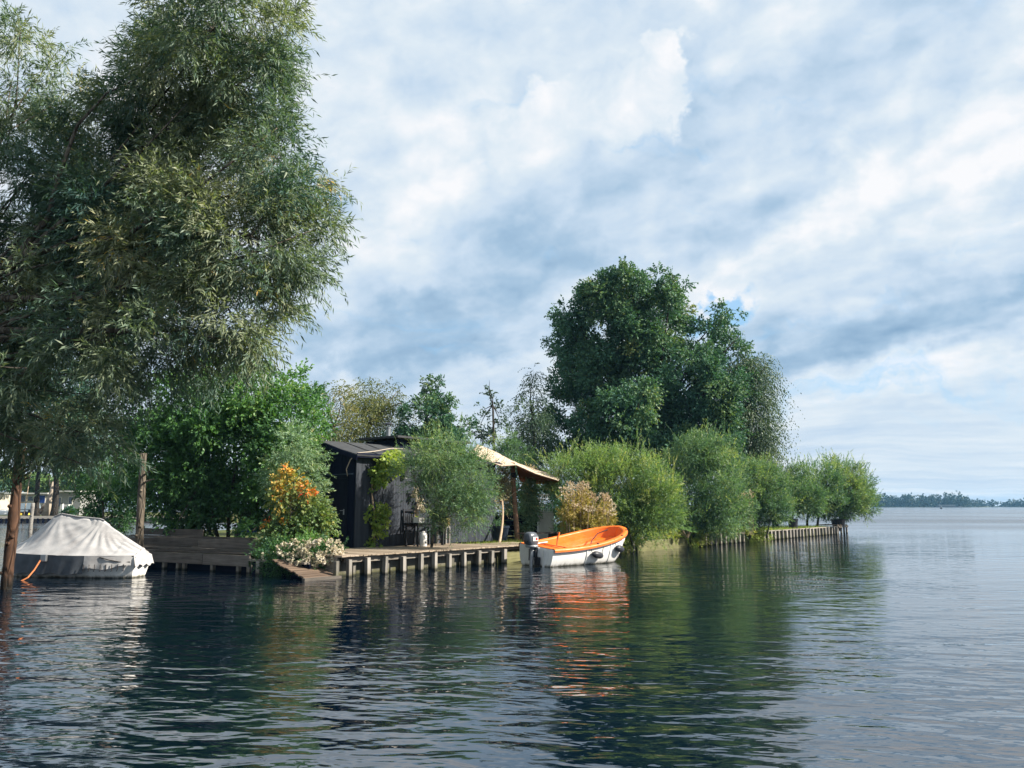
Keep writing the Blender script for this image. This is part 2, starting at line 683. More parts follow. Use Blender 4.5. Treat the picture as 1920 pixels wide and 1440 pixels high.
def px_clumps(rows, Y, dy=0.0, depth=0.85, tint=0.5):
    """rows (px, py, rx_px, ry_px [, tint [, extra depth]]) of the photograph -> ellipsoids in the world"""
    out = []
    for row in rows:
        px, py, rx, ry = row[:4]
        tt = row[4] if len(row) > 4 and row[4] is not None else tint
        yy = Y + random.uniform(-dy, dy) + (row[5] if len(row) > 5 else 0)
        c = at(px, py, yy)
        k = yy / FPX
        out.append((c.x, c.y, c.z, rx * k, depth * (rx + ry) / 2 * k, ry * k * 1.02, tt))
    return out


def bend(p, q, n=5, amt=0.12, sag=0.0):
    p, q = Vector(p), Vector(q)
    L = (q - p).length
    a = Vector((random.uniform(-1, 1), random.uniform(-1, 1), random.uniform(-.5, .5))) * amt * L
    pts = []
    for i in range(n + 1):
        t = i / n
        pts.append(p.lerp(q, t) + a * math.sin(math.pi * t) + Vector((0, 0, -sag * L * math.sin(math.pi * t))))
    return pts


def plant(name, label, cat, base, clumps, mat, bark, n, length, width, trunk_r=0.1, fork=None, stems=1, group=None,
          limb_r=None, twigs=0.25, spread=0.3, lean=None, crown_name='crown', shoots=0, **kw):
    """a tree or shrub: trunk(s), a limb to every clump, fine twigs and a crown of single leaf blades"""
    base = Vector(base)
    root = thing(name, label, cat, base, 0, group)
    Q, tint, pairs = leaves(clumps, n, length, width, **kw)
    if shoots:
        k2 = dict(kw)
        k2.update(per_twig=16, twig=kw.get('twig', .5) * 2.1, up=1.3, droop=.05, leafdroop=-.1, out=.45, rnd=.28, per_sub=16, spread=.5, subr=(.2, .3), fill=.85)
        Q2, t2, _ = leaves(clumps, int(n * shoots), length, width, **k2)
        Q = np.concatenate([Q, Q2])
        tint = np.concatenate([tint, t2 + .08])
    C = [Vector(c[:3]) for c in clumps]
    mid = sum(C, Vector()) / len(C)
    limb_r = limb_r or trunk_r * .45
    forks = []
    for s_ in range(stems):
        b = base + (Vector((random.uniform(-1, 1), random.uniform(-1, 1), 0)) * spread if stems > 1 else Vector())
        if fork is not None:
            f = Vector(fork)
        else:
            f = base.lerp(mid, .55)
        if stems > 1:
            tgt = C[s_ % len(C)]
            f = b.lerp(tgt, .55)
        tb = MB(base)
        b0 = b - Vector((0, 0, .25))
        pts = bend(b0, f, 6, .05)
        tb.tube(pts, [trunk_r * (1.25 if i == 0 else 1 - .45 * i / 6) for i in range(7)], 9)
        tb.build('trunk' if stems == 1 else 'stem', bark, root, smooth=True)
        forks.append(f)
    for c in C:
        f = min(forks, key=lambda q_: (q_ - c).length)
        if (f - c).length < .25:
            continue
        lb = MB(base)
        pts = bend(f, c, 5, .10, -0.04)
        lb.tube(pts, [limb_r * (1 - .75 * i / 5) for i in range(6)], 6)
        lb.build('branch', bark, root, smooth=True)
    if twigs:
        tw = MB(base)
        for (c, s_) in pairs:
            if random.random() < twigs:
                pts = bend(c, s_, 3, .12)
                r0 = max(.004, limb_r * .16)
                tw.tube(pts, [r0, r0 * .75, r0 * .5, r0 * .3], 3, caps=False)
        if tw.V:
            tw.build('twig_network', bark, root, kind='stuff')
    quads_object(crown_name, Q, tint, mat, root, base, kind='stuff')
    return root
# ------------------------------------------------------------------ lake
def water_mat():
    m, q, out = new_mat('lake_water')
    P = q.node('ShaderNodeNewGeometry').outputs['Position']
    px, py, _ = q.sep(P)
    e = 0.012

    def height(vec):
        # long low swell, wind ripples and cat's-paw ripples, crests across the wind
        a = q.v('MULTIPLY', q.node_rot(vec, 12), (0.42, 1.0, 0.0))
        n1 = q.noise(a, 1.0, 2.0, 0.5, 0.5, dim='2D')
        b = q.v('MULTIPLY', q.node_rot(vec, -14), (1.3, 3.2, 0.0))
        n2 = q.noise(b, 1.0, 2.5, 0.5, 0.3, dim='2D')
        c = q.v('MULTIPLY', q.node_rot(vec, 5), (4.5, 9.0, 0.0))
        n3 = q.noise(c, 1.0, 1.5, 0.5, 0.2, dim='2D')
        return q.m('ADD', q.m('ADD', q.m('MULTIPLY', n1, 0.032), q.m('MULTIPLY', n2, 0.0165)), q.m('MULTIPLY', n3, 0.0034))

    def node_rot(vec, deg):
        c, s = math.cos(R(deg)), math.sin(R(deg))
        x, y, z = q.sep(vec)
        return q.comb(q.m('ADD', q.m('MULTIPLY', x, c), q.m('MULTIPLY', y, s)),
                      q.m('SUBTRACT', q.m('MULTIPLY', y, c), q.m('MULTIPLY', x, s)), 0)
    q.node_rot = node_rot
    h0 = height(P)
    hx = height(q.v('ADD', P, (e, 0, 0)))
    hy = height(q.v('ADD', P, (0, e, 0)))
    # gusts: calmer and rougher patches
    gust = q.noise(q.v('MULTIPLY', P, (0.05, 0.11, 0)), 1.0, 3, 0.55, 0.6, dim='2D')
    amp = q.smooth(gust, 0.32, 0.68, 0.55, 1.85)
    # far out the single waves are finer than anything one could trace: there they become surface roughness
    far = q.smooth(q.v('LENGTH', P), 24.0, 95.0)
    amp = q.m('MULTIPLY', amp, q.m('SUBTRACT', 1.0, q.m('MULTIPLY', far, 0.80)))
    sx = q.m('MULTIPLY', q.m('MULTIPLY', q.m('SUBTRACT', h0, hx), 1 / e), q.m('MULTIPLY', amp, 0.9))
    sy = q.m('MULTIPLY', q.m('MULTIPLY', q.m('SUBTRACT', h0, hy), 1 / e), amp)
    nrm = q.v('NORMALIZE', q.comb(sx, sy, 1.0))
    b = q.node('ShaderNodeBsdfPrincipled')
    b.inputs['Base Color'].default_value = (0.0008, 0.005, 0.012, 1)
    wind = q.noise(q.v('MULTIPLY', P, (0.012, 0.06, 0)), 1.0, 4, 0.6, 0.5, dim='2D')
    q.put(b.inputs['Roughness'], q.m('ADD', 0.02, q.m('MULTIPLY', far, q.smooth(wind, 0.3, 0.7, 0.08, 0.26))))
    b.inputs['IOR'].default_value = 2.35
    q.l.new(nrm, b.inputs['Normal'])
    q.l.new(b.outputs[0], out.inputs[0])
    return m


WATER = water_mat()
FARX, FARY = 1500, 1500
w = MB()
w.add([(-FARX, -30, 0), (FARX, -30, 0), (FARX, FARY, 0), (-FARX, FARY, 0)], [(0, 1, 2, 3)])
tag(w.build('lake_water', WATER), 'rippled dark lake water', None, None, 'structure')

# lake bed, so that the world does not end under the water
BED = mat_plain('lake_bed_mud', (0.05, 0.045, 0.035), scale=0.5)
w = MB()
w.add([(-FARX, -30, -1.6), (FARX, -30, -1.6), (FARX, FARY, -1.6), (-FARX, FARY, -1.6)], [(0, 1, 2, 3)])
tag(w.build('lake_bed', BED), None, None, None, 'structure')

# ------------------------------------------------------------------ shoreline frame
A = Vector((-4.2, 20.9, 0))              # near left corner of the deck
TH = math.atan2(0.781, 0.625)
dv = Vector((math.cos(TH), math.sin(TH), 0))     # along the shore, away to the right
nv = Vector((-math.sin(TH), math.cos(TH), 0))    # inland
ZD = 0.55                                # deck level


def sh(s, n, z=0.0):
    return A + dv * s + nv * n + Vector((0, 0, z))


def ground_mat():
    m, q, out = new_mat('island_turf')
    P = q.node('ShaderNodeNewGeometry').outputs['Position']
    n = q.noise(P, 1.1, 5, 0.6)
    f = q.noise(P, 14.0, 4, 0.7)
    c = q.ramp(n, [(0.35, (0.07, 0.085, 0.025)), (0.5, (0.10, 0.12, 0.035)), (0.68, (0.16, 0.13, 0.075))])
    c = q.mix(q.m('MULTIPLY', f, 0.5), c, (0.05, 0.05, 0.025))
    principled(q, out, c, 0.95, 0.1, bump(q, f, 0.8, 0.05))
    return m


TURF = ground_mat()


def land(name, poly, z0, z1):
    return tag(MB().prism(poly, z0, z1).build(name, TURF), None, None, None, 'structure')


def xy(v):
    return (v.x, v.y)


island = [(-12.7, 25.3), (-11.1, 24.75), (-7.0, 22.9), (-6.5, 22.1), (-5.7, 21.8), xy(sh(-0.3, 2.3)), xy(sh(0.3, 2.5)), xy(sh(6.2, 2.5)), xy(sh(6.3, 0.25)),
          xy(sh(14, 0.12)), xy(sh(23, 0.12)), xy(sh(39.9, 0.12)), xy(sh(40.5, 3.0)), xy(sh(36, 4.2)), xy(sh(31, 5.2)),
          (13.5, 55), (4, 62), (-12, 60), (-17, 45), (-14, 30)]
land('island_ground', island, -1.5, 0.42)

# near bank to the left of the camera (carries the old willow)
land('near_bank', [(-9.6, 4), (-9.3, 8), (-9.6, 13.2), (-12.4, 16), (-24, 17), (-24, 4)], -1.5, 0.45)

# the camp bank across the channel
camp = [(-200, 83), (-70, 84.5), (-44, 85.5), (-30, 87), (-22, 95), (-20, 150), (-200, 170)]
land('camp_bank', camp, -1.5, 0.62)

# far shore
land('far_shore', [(-1400, 900), (-300, 890), (-40, 905), (120, 860), (330, 880), (385, 930), (560, 980), (760, 930), (1400, 900), (1400, 1400), (-1400, 1400)], -1.5, 0.5)

# ------------------------------------------------------------------ far wood
FARLEAF = mat_leaf('far_wood_leaves', [(0.0, (0.018, 0.040, 0.022)), (0.5, (0.028, 0.058, 0.030)), (1.0, (0.05, 0.08, 0.035))], trans=0.15, gain=.8)


def far_wood(name, label, spans, seed, n, leaf):
    random.seed(seed)
    rows = []
    for (x0, x1, y0, y1, h0, h1) in spans:
        x = x0
        while x < x1:
            t = (x - x0) / (x1 - x0)
            h = (h0 + (h1 - h0) * t) * random.uniform(.72, 1.12)
            rx = h * random.uniform(.5, 1.0)
            y = y0 + (y1 - y0) * t + random.uniform(6, 26)
            rows.append((x, y, .5 + h * .5, rx, rx, h * .5, random.uniform(.1, .9)))
            rows.append((x, y - 3, .5 + h * .22, rx * 1.3, rx, h * .26, random.uniform(.1, .5)))
            x += rx * random.uniform(.7, 1.1)
    Q, tint, _ = leaves(rows, n, leaf, leaf * .85, per_twig=4, twig=leaf, per_sub=28, subr=(.3, .5), fill=.35, rnd=1.2)
    o = quads_object(name, Q, tint, FARLEAF, None, (0, 0, 0))
    return tag(o, label, None, None, 'stuff')


far_wood('far_treeline', 'dark blue line of woods along the far shore',
         [(215, 330, 880, 882, 10, 9), (330, 386, 880, 930, 9.5, 8.5), (386, 560, 930, 980, 9.5, 6), (560, 760, 980, 930, 7, 7.5), (760, 1000, 930, 915, 8, 8)], 5, 62000, 1.9)
far_wood('headland_treeline', 'nearer wooded headland ending in low scrub on the far shore',
         [(360, 420, 872, 878, 9, 12), (420, 500, 878, 880, 13, 11)], 8, 16000, 1.9)
land('headland', [(330, 862), (500, 868), (520, 885), (420, 905), (330, 900)], -1.5, 0.45)

# ------------------------------------------------------------------ haze
m, q, out = new_mat('haze_air')
pv = q.node('ShaderNodeVolumePrincipled')
pv.inputs['Color'].default_value = (0.30, 0.64, 1.0, 1)
pv.inputs['Density'].default_value = 0.00018
pv.inputs['Anisotropy'].default_value = 0.1
q.l.new(pv.outputs[0], out.inputs['Volume'])
HZ = MB()
HZ.box((0, 732, 8.2), (2 * FARX + 40, 1565, 21.8))
hz = HZ.build('haze', m)
tag(hz, None, None, None, 'stuff')

# ------------------------------------------------------------------ woods and paints
W_GREY = mat_wood('weathered_grey_wood', (0.13, 0.11, 0.09), (0.36, 0.32, 0.27))
W_DECK = mat_wood('deck_boards', (0.19, 0.145, 0.10), (0.42, 0.34, 0.26))
W_PILE = mat_wood('pile_wood', (0.13, 0.12, 0.105), (0.42, 0.385, 0.34), algae=(0.10, 0.085, 0.03), algae_z=0.16)
W_SHEET = mat_wood('sheet_pile_boards', (0.07, 0.065, 0.055), (0.22, 0.20, 0.17), algae=(0.09, 0.09, 0.03), algae_z=0.22)
W_QUAY = mat_wood('old_quay_boards', (0.035, 0.030, 0.026), (0.15, 0.13, 0.11))
W_QUAY2 = mat_wood('quay_front_boards', (0.06, 0.052, 0.045), (0.21, 0.185, 0.16))
W_RAMP = mat_wood('brown_ramp_boards', (0.075, 0.052, 0.038), (0.20, 0.14, 0.098))
W_ALGAE = mat_wood('green_stained_board', (0.085, 0.085, 0.035), (0.21, 0.20, 0.095))
W_DARK = mat_wood('near_black_boards', (0.004, 0.006, 0.017), (0.009, 0.012, 0.030), rough=0.7, spec=0.06)  # near-black for several things; the hut gable's shade is put into it
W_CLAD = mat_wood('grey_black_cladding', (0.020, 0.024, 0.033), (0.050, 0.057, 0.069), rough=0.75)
BARK = mat_bark('grey_bark', (0.045, 0.038, 0.030), (0.19, 0.16, 0.125))
BARK_DARK = mat_bark('dark_bark', (0.018, 0.016, 0.014), (0.07, 0.06, 0.05))
BLACK = mat_plain('black_paint', (0.012, 0.013, 0.016), (0.02, 0.022, 0.028), rough=0.45)
WHITE = mat_plain('white_paint', (0.72, 0.71, 0.68), (0.60, 0.59, 0.56), rough=0.45)
TERRA = mat_plain('terracotta', (0.32, 0.14, 0.075), (0.24, 0.10, 0.055), rough=0.8)
STEEL = mat_plain('dull_steel', (0.35, 0.36, 0.37), (0.25, 0.26, 0.27), rough=0.4, metal=0.8)
ROPE = mat_plain('pale_rope', (0.45, 0.38, 0.30), scale=60, rough=0.9)
DROPE = mat_plain('dark_rope', (0.035, 0.03, 0.028), scale=60, rough=0.9)
OROPE = mat_plain('orange_rope', (0.45, 0.16, 0.06), scale=60, rough=0.9)

# ------------------------------------------------------------------ the deck
deck = thing('timber_deck', 'weathered timber deck on grey piles before the dark hut', 'deck', A, TH)
DL = 8.6
x = -0.25
while x < DL:
    wd = 0.142
    y0 = -0.10 + random.uniform(-.012, .012)
    y1 = 2.63 if x < 6.35 else 1.55
    z = ZD - 0.02 + random.uniform(-.004, .004)
    plank('plank', (x + wd / 2, y0, z), (x + wd / 2, y1, z), wd - .008, 0.038, W_DECK, deck)
    x += wd
for i in range(11):
    xx = 0.06 + i * 0.62
    if xx < 6.4:
        plank('pile', (xx + random.uniform(-.06, .06), -0.05 + random.uniform(-.03, .02), -1.4), (xx + random.uniform(-.05, .05), -0.05, ZD - 0.075 + random.uniform(-.07, .02)), random.uniform(.09, .125), 0.115, W_PILE, deck, up=(0, 1, 0), jit=.008)
for i in range(10):
    xx = 0.33 + i * 0.62 + random.uniform(-.1, .1)
    plank('pile', (xx, 0.20, -1.4), (xx, 0.20, ZD - 0.10), 0.10, 0.10, W_SHEET, deck, up=(0, 1, 0), jit=.008)
for i in range(3):
    x0, x1 = -0.02 + i * 2.12, 2.09 + i * 2.12
    plank('beam', (x0, 0.075, ZD - 0.12), (x1, 0.075, ZD - 0.12), 0.07, 0.14, W_GREY, deck)
xx = -0.05
while xx < 6.3:
    wd = random.uniform(.16, .22)
    plank('sheet_board', (xx + wd / 2, 0.33, -1.4), (xx + wd / 2, 0.33, ZD - 0.07 - random.uniform(0, .03)), wd - .006, 0.04, W_SHEET, deck, up=(0, 1, 0))
    xx += wd
for i in range(3):   # outriggers carrying the free end of the deck over the cut
    plank('bearer', (6.3, 0.1 + i * .65, ZD - 0.09), (DL - .05, 0.1 + i * .65, ZD - 0.09), 0.07, 0.10, W_GREY, deck)
for xx in (7.5, 8.45):
    plank('pile', (xx, 0.1, -1.4), (xx, 0.1, ZD - .15), 0.10, 0.10, W_PILE, deck, up=(0, 1, 0))
# side boards of the deck, up the left end
for i in range(3):
    plank('side_board', (-0.22, 0.1, ZD - .11 - i * .15), (-0.22, 2.5, ZD - .11 - i * .15), 0.03, 0.14, W_GREY, deck)

# low sloping landing at the left end of the deck
ramp = thing('landing_stage', 'small brown sloping board landing at the left end of the deck', 'landing', A + dv * -0.3, TH)
for i in range(10):
    t = i / 10
    plank('plank', (-.95 + random.uniform(-.05, .05), 0.02 + 1.5 * t, 0.05 + .40 * t), (-0.03, 0.02 + 1.5 * t, 0.05 + 0.40 * t + random.uniform(-.012, .012)), 0.132 + random.uniform(-.012, .008), 0.035, W_RAMP, ramp, up=(0, -.25, 1), jit=.007)
plank('sill', (-1.1, -0.10, 0.02), (0.02, -0.10, 0.02), 0.10, 0.09, W_QUAY, ramp)
for xx in (-1.0, -0.05):
    plank('post', (xx, -.02, -1.3), (xx, -.02, 0.42 if xx > -.9 else 0.0), 0.1, 0.1, W_SHEET, ramp, up=(0, 1, 0))

# ------------------------------------------------------------------ green-stained edging in the gap behind the boat
edge = thing('timber_edging', 'green-stained board edging in the cut between deck and boat', 'edging', sh(6.4, 0.14), TH)
plank('board', (0, 0, 0.12), (3.9, 0, 0.12), 0.05, 0.50, W_ALGAE, edge)
plank('board', (3.95, 0.1, 0.08), (8.2, 0.1, 0.08), 0.05, 0.40, W_QUAY, edge)
for xx in (0.3, 2.4, 4.4, 6.4, 8.0):
    plank('post', (xx, 0.09, -1.3), (xx, 0.09, 0.34), 0.09, 0.09, W_PILE, edge, up=(0, 1, 0))

# ------------------------------------------------------------------ old stepped quay at the left
QA, QB = Vector((-12.6, 25.0, 0)), Vector((-7.0, 21.9, 0))
qd = (QB - QA)
QL = qd.length
qth = math.atan2(qd.y, qd.x)
quay = thing('stepped_quay', 'old stepped plank quay in the shade of the leafy bush', 'quay', QA, qth)
def qplank(name, x0, x1, y, z, w_, t_, mat=W_QUAY):
    return plank(name, (x0, y, z), (x1, y, z + random.uniform(-.01, .01)), w_, t_, mat, quay, jit=.006)
for x0, x1 in ((0, 1.9), (1.92, 4.6), (4.62, QL)):
    qplank('front_board', x0, x1, 0.0, 0.33, 0.06, 0.28, W_QUAY2)
for r_ in range(4):
    for x0, x1 in ((0, 2.5 + r_ * .3), (2.52 + r_ * .3, QL - .05)):
        qplank('tread_plank', x0, x1, 0.13 + r_ * .17, 0.50 + r_ * .035, 0.155, 0.04)
for x0, x1 in ((0, 3.4), (3.42, QL - .6)):
    qplank('riser_board', x0, x1, 0.82, 0.72, 0.05, 0.22)
for r_ in range(2):
    for x0, x1 in ((0, 2.9), (2.92, QL - 1.0)):
        qplank('tread_plank', x0, x1, 0.96 + r_ * .17, 0.85 + r_ * .02, 0.155, 0.04)
qplank('riser_board', 0.1, 3.0, 1.32, 0.99, 0.05, 0.20)
for xx in (0.4, 1.7, 2.9, 3.5, 3.75, 4.9, 5.9, 6.3):
    plank('pile', (xx, 0.10, -1.4), (xx, 0.10, 0.42), 0.10, 0.10, W_PILE, quay, up=(0, 1, 0))
plank('back_board', (0, 0.35, -0.2), (QL, 0.35, -0.2), 0.05, 0.9, W_DARK, quay)
# short front between the quay and the landing
front = thing('waterside_boarding', 'short dark plank front with one pale post by the white flowers', 'edging', QB, math.atan2(A.y - QB.y - .25, A.x - 1.0 - QB.x))
plank('board', (0, 0.12, 0.10), (2.25, 0.12, 0.10), 0.05, 0.46, W_DARK, front)
plank('cap', (0, 0.07, 0.36), (2.2, 0.07, 0.36), 0.2, 0.05, W_GREY, front)
plank('post', (0.42, 0, -1.2), (0.42, 0, 0.35), 0.13, 0.13, W_PILE, front, up=(0, 1, 0))

# ------------------------------------------------------------------ right-hand revetments
rev = thing('low_revetment', 'low yellow-green board revetment with a plank walk on top', 'revetment', sh(14.6, 0.0), TH)
plank('board', (0, 0, 0.20), (4.3, 0, 0.20), 0.06, 0.42, W_ALGAE, rev)
for i in range(3):
    plank('walk_plank', (-.5, 0.35 + i * .2, 0.50 + i * .015), (5.0, 0.35 + i * .2, 0.50 + i * .015), 0.17, 0.05, W_GREY, rev)
for xx in (-0.2, 1.3, 2.9, 4.35):
    plank('post', (xx, 0.06, -1.2), (xx, 0.06, 0.47), 0.11, 0.11, W_PILE, rev, up=(0, 1, 0))

pq = thing('piled_quay', 'long quay of close-set grey timber piles along the right shore', 'quay', sh(20.2, 0), TH)
x = 0.0
while x < 20.0:
    if not (5.2 < x < 6.6):
        plank('pile', (x, 0, -1.3), (x, 0, 0.47 + random.uniform(-.04, .05)), 0.13, 0.13, W_PILE, pq, up=(0, 1, 0), jit=.012)
        if random.random() < .75:
            plank('sheet_board', (x + .27, 0.09, -1.3), (x + .27, 0.09, 0.40 + random.uniform(-.05, .03)), 0.20, 0.05, W_SHEET, pq, up=(0, 1, 0))
    x += 0.55 + random.uniform(-.06, .06)
for x0, x1 in ((0, 5.1), (6.6, 13), (13.02, 20)):
    plank('cap', (x0, 0.08, 0.47), (x1, 0.08, 0.47), 0.16, 0.05, W_GREY, pq)
stg = thing('end_jetty', 'little open jetty at the tip of the island', 'jetty', sh(40.1, 0.1), TH)
for i in range(14):
    plank('plank', (i * .15, -0.1, 0.56), (i * .15, 1.3, 0.56), 0.14, 0.04, W_DECK, stg)
for xx in (0.1, 0.8, 1.4, 1.95):
    plank('pile', (xx, -.05, -1.3), (xx, -.05, 0.53), 0.10, 0.10, W_PILE, stg, up=(0, 1, 0))
plank('beam', (0, -.12, 0.46), (2.05, -.12, 0.46), 0.05, 0.12, W_GREY, stg)
# ------------------------------------------------------------------ the hut
HC = sh(2.49, 2.67, ZD)
hut = thing('garden_hut', 'dark plank hut with grey felt roof on the timber deck', 'hut', HC, TH)
HL, HW, HE, HR = 6.6, 3.3, 2.76, 3.22       # length, width, eave, ridge
hm = HW / 2
# gable walls: core with dark boards
for gx, nm in ((0.03, 'gable_wall'), (HL - .03, 'gable_wall')):
    b = MB()
    b.add([(gx - .03, .06, 0), (gx - .03, HW - .06, 0), (gx - .03, HW - .06, HE - .1), (gx - .03, hm, HR - .12), (gx - .03, .06, HE - .1),
           (gx + .03, .06, 0), (gx + .03, HW - .06, 0), (gx + .03, HW - .06, HE - .1), (gx + .03, hm, HR - .12), (gx + .03, .06, HE - .1)],
          [(4, 3, 2, 1, 0), (5, 6, 7, 8, 9), (0, 1, 6, 5), (1, 2, 7, 6), (2, 3, 8, 7), (3, 4, 9, 8), (4, 0, 5, 9)])
    gw = b.build(nm, W_DARK, hut)
    if gx < 1:
        y = 0.07
        while y < HW - .1:
            top = HE - .12 + (HR - HE) * (1 - abs(y + .07 - hm) / hm)
            if 0.30 < y < 1.30:
                plank('board', (-0.012, y + .07, 2.16), (-0.012, y + .07, top), 0.134, 0.022, W_DARK, gw, up=(1, 0, 0), jit=.002)
            else:
                plank('board', (-0.012, y + .07, 0.0), (-0.012, y + .07, top), 0.134, 0.022, W_DARK, gw, up=(1, 0, 0), jit=.002)
            y += 0.14
bw = MB().box((HL / 2, HW - .03, HE / 2 - .05), (HL, 0.06, HE - .1)).build('back_wall', W_DARK, hut)
# long sunlit wall of upright boards
lw = MB().box((HL / 2, 0.035, HE / 2), (HL - .1, 0.05, HE)).build('long_wall', W_DARK, hut)
x = 0.10
while x < HL - .06:
    plank('board', (x + .055, 0.0, 0.0), (x + .055, 0.0, HE - .02), 0.104 + random.uniform(-.004, .003), 0.024 + random.uniform(-.003, .003), W_CLAD, lw, up=(0, 1, 0), jit=.002)
    x += 0.11
plank('corner_board', (0.04, -0.012, 0), (0.04, -0.012, HE), 0.11, 0.03, W_CLAD, hut, up=(0, 1, 0))
plank('frieze_board', (0.1, -0.024, HE - .06), (0.85, -0.024, HE - .06), 0.02, 0.11, W_CLAD, hut)
plank('fascia', (-0.15, -0.20, HE + .0), (HL, -0.20, HE + .0), 0.03, 0.13, W_DARK, hut)
plank('dark_batten', (0.9, -0.022, HE - .08), (HL - .1, -0.022, HE - .08), 0.03, 0.12, W_DARK, hut)  # dark strip along the top of the wall below the eave

# roof of mineral felt with a slight sag, laid in overlapping strips
FELT = mat_plain('mineral_felt', (0.056, 0.058, 0.060), (0.032, 0.033, 0.036), scale=5, rough=0.9, bmp=0.3)
sl_ = (HR - HE) / hm
for side in (0, 1):
    P = []
    for i in range(15):
        xx = -0.18 + (HL + .3) * i / 14
        row = []
        for j in range(6):
            t = j / 5
            y = -0.24 + (hm + .24) * t
            z = HE + .06 + (y) * sl_ + random.uniform(-.006, .006) - .02 * math.sin(math.pi * t)
            row.append((xx, y if side == 0 else HW - y, z + .002 * side))
        P.append(row)
    rf = MB().grid(P).build('roof', FELT, hut, thick=.045)
    for i in range(7):
        xs = 0.85 + i * .86
        plank('felt_seam', (xs, -0.22 if side == 0 else HW + .22, HE + .06 - .22 * sl_ + .03), (xs, hm - .02 if side == 0 else hm + .02, HR + .085), 0.05, 0.010, FELT, rf)
for y0, y1 in ((-0.24, hm), (HW + .24, hm)):
    plank('verge_board', (-0.19, y0, HE - .02 - .24 * sl_), (-0.19, y1, HR - .02), 0.03, 0.14, W_DARK, hut)

# door in the shaded gable, that shade put into its navy-black as well
DOORP = mat_plain('navy_black_door', (0.003, 0.005, 0.014), (0.005, 0.007, 0.018), rough=0.5, spec=0.12)
door = MB().box((-0.03, 0.80, 1.06), (0.05, 0.86, 2.02)).build('door', DOORP, hut)
for zz, hh in ((0.52, .72), (1.5, .92)):
    for yy in (0.61, 0.99):
        b = MB()
        b.bar((-0.058, yy - .15, zz - hh / 2), (-0.058, yy + .15, zz - hh / 2), .012, .02)
        b.bar((-0.058, yy - .15, zz + hh / 2), (-0.058, yy + .15, zz + hh / 2), .012, .02)
        b.bar((-0.058, yy - .15, zz - hh / 2), (-0.058, yy - .15, zz + hh / 2), .012, .02, (0, 1, 0))
        b.bar((-0.058, yy + .15, zz - hh / 2), (-0.058, yy + .15, zz + hh / 2), .012, .02, (0, 1, 0))
        b.build('door_moulding', DOORP, door)
hb = MB()
hb.box((-0.062, 0.45, 1.06), (.012, .05, .17))
hb.tube([(-0.06, .45, 1.10), (-0.115, .45, 1.10), (-0.115, .56, 1.10)], .011, 7)
hb.build('handle', STEEL, door)
for yy in (0.33, 1.27):
    plank('door_jamb', (-0.04, yy, 0), (-0.04, yy, 2.15), 0.075, 0.06, DOORP, hut, up=(1, 0, 0))
plank('door_head', (-0.042, 0.29, 2.12), (-0.042, 1.31, 2.12), 0.065, 0.09, DOORP, hut)
GUT = mat_plain('blue_grey_rail', (0.03, 0.05, 0.085), rough=0.3)
MB().tube([(-0.09, 0.05, 2.2), (-0.09, 1.7, 2.19)], .018, 7).build('drip_rail', GUT, hut)

# raised rear roof with the stove pipe
up_ = MB().box((4.55, 2.1, HR + .02), (3.4, 1.5, 0.5)).build('roof_lantern', W_DARK, hut)
b = MB()
b.box((4.55, 2.05, HR + .36), (3.75, 2.0, 0.07))
b.build('lantern_roof', FELT, up_)
fl = MB().lathe([(.085, 0), (.085, .34), (.10, .34), (.10, .38), (.085, .38)], (3.2, 2.1, HR + .38), 14).build('chimney', STEEL, hut)
c = MB()
for k in range(4):
    a_ = k * math.pi / 2
    c.bar((3.2 + .07 * math.cos(a_), 2.1 + .07 * math.sin(a_), HR + .74), (3.2 + .07 * math.cos(a_), 2.1 + .07 * math.sin(a_), HR + .86), .015, .015)
c.lathe([(.17, HR + .86), (.15, HR + .89), (.03, HR + .95)], (3.2, 2.1, 0), 14)
c.build('cowl', BLACK, fl)

# loose cable from roof to gable
cp = [Vector((3.1, 1.25, HR - .03)), Vector((1.9, .55, HE + .34)), Vector((.8, .1, HE + .17)), Vector((.2, -.18, HE + .10)), Vector((-.12, -.16, HE + .06)), Vector((-.22, .02, HE - .14)),
      Vector((-.20, .22, HE - .42)), Vector((-.08, .30, HE - .62))]
cab = MB().tube([HC + Matrix.Rotation(TH, 3, 'Z') @ p for p in cp], .014, 6)
tag(cab.build('roof_cable', ROPE), 'pale loose cable hanging off the hut roof edge above the door', 'cable')

# wall lamp
wl = thing('wall_lamp', 'black box lamp on the sunlit hut wall', 'lamp', HC + Matrix.Rotation(TH, 3, 'Z') @ Vector((1.95, -.02, 2.26)), TH)
MB().box((0, 0.005, 0), (.12, .03, .34)).build('back_plate', BLACK, wl)
MB().box((0, -.07, 0.02), (.13, .12, .30)).build('housing', BLACK, wl, bevel=.01)
MB().box((0, -.07, -.14), (.10, .09, .015)).build('lens', WHITE, wl)


def hw(x, y, z):
    """point in the hut's frame"""
    return HC + Matrix.Rotation(TH, 3, 'Z') @ Vector((x, y, z))


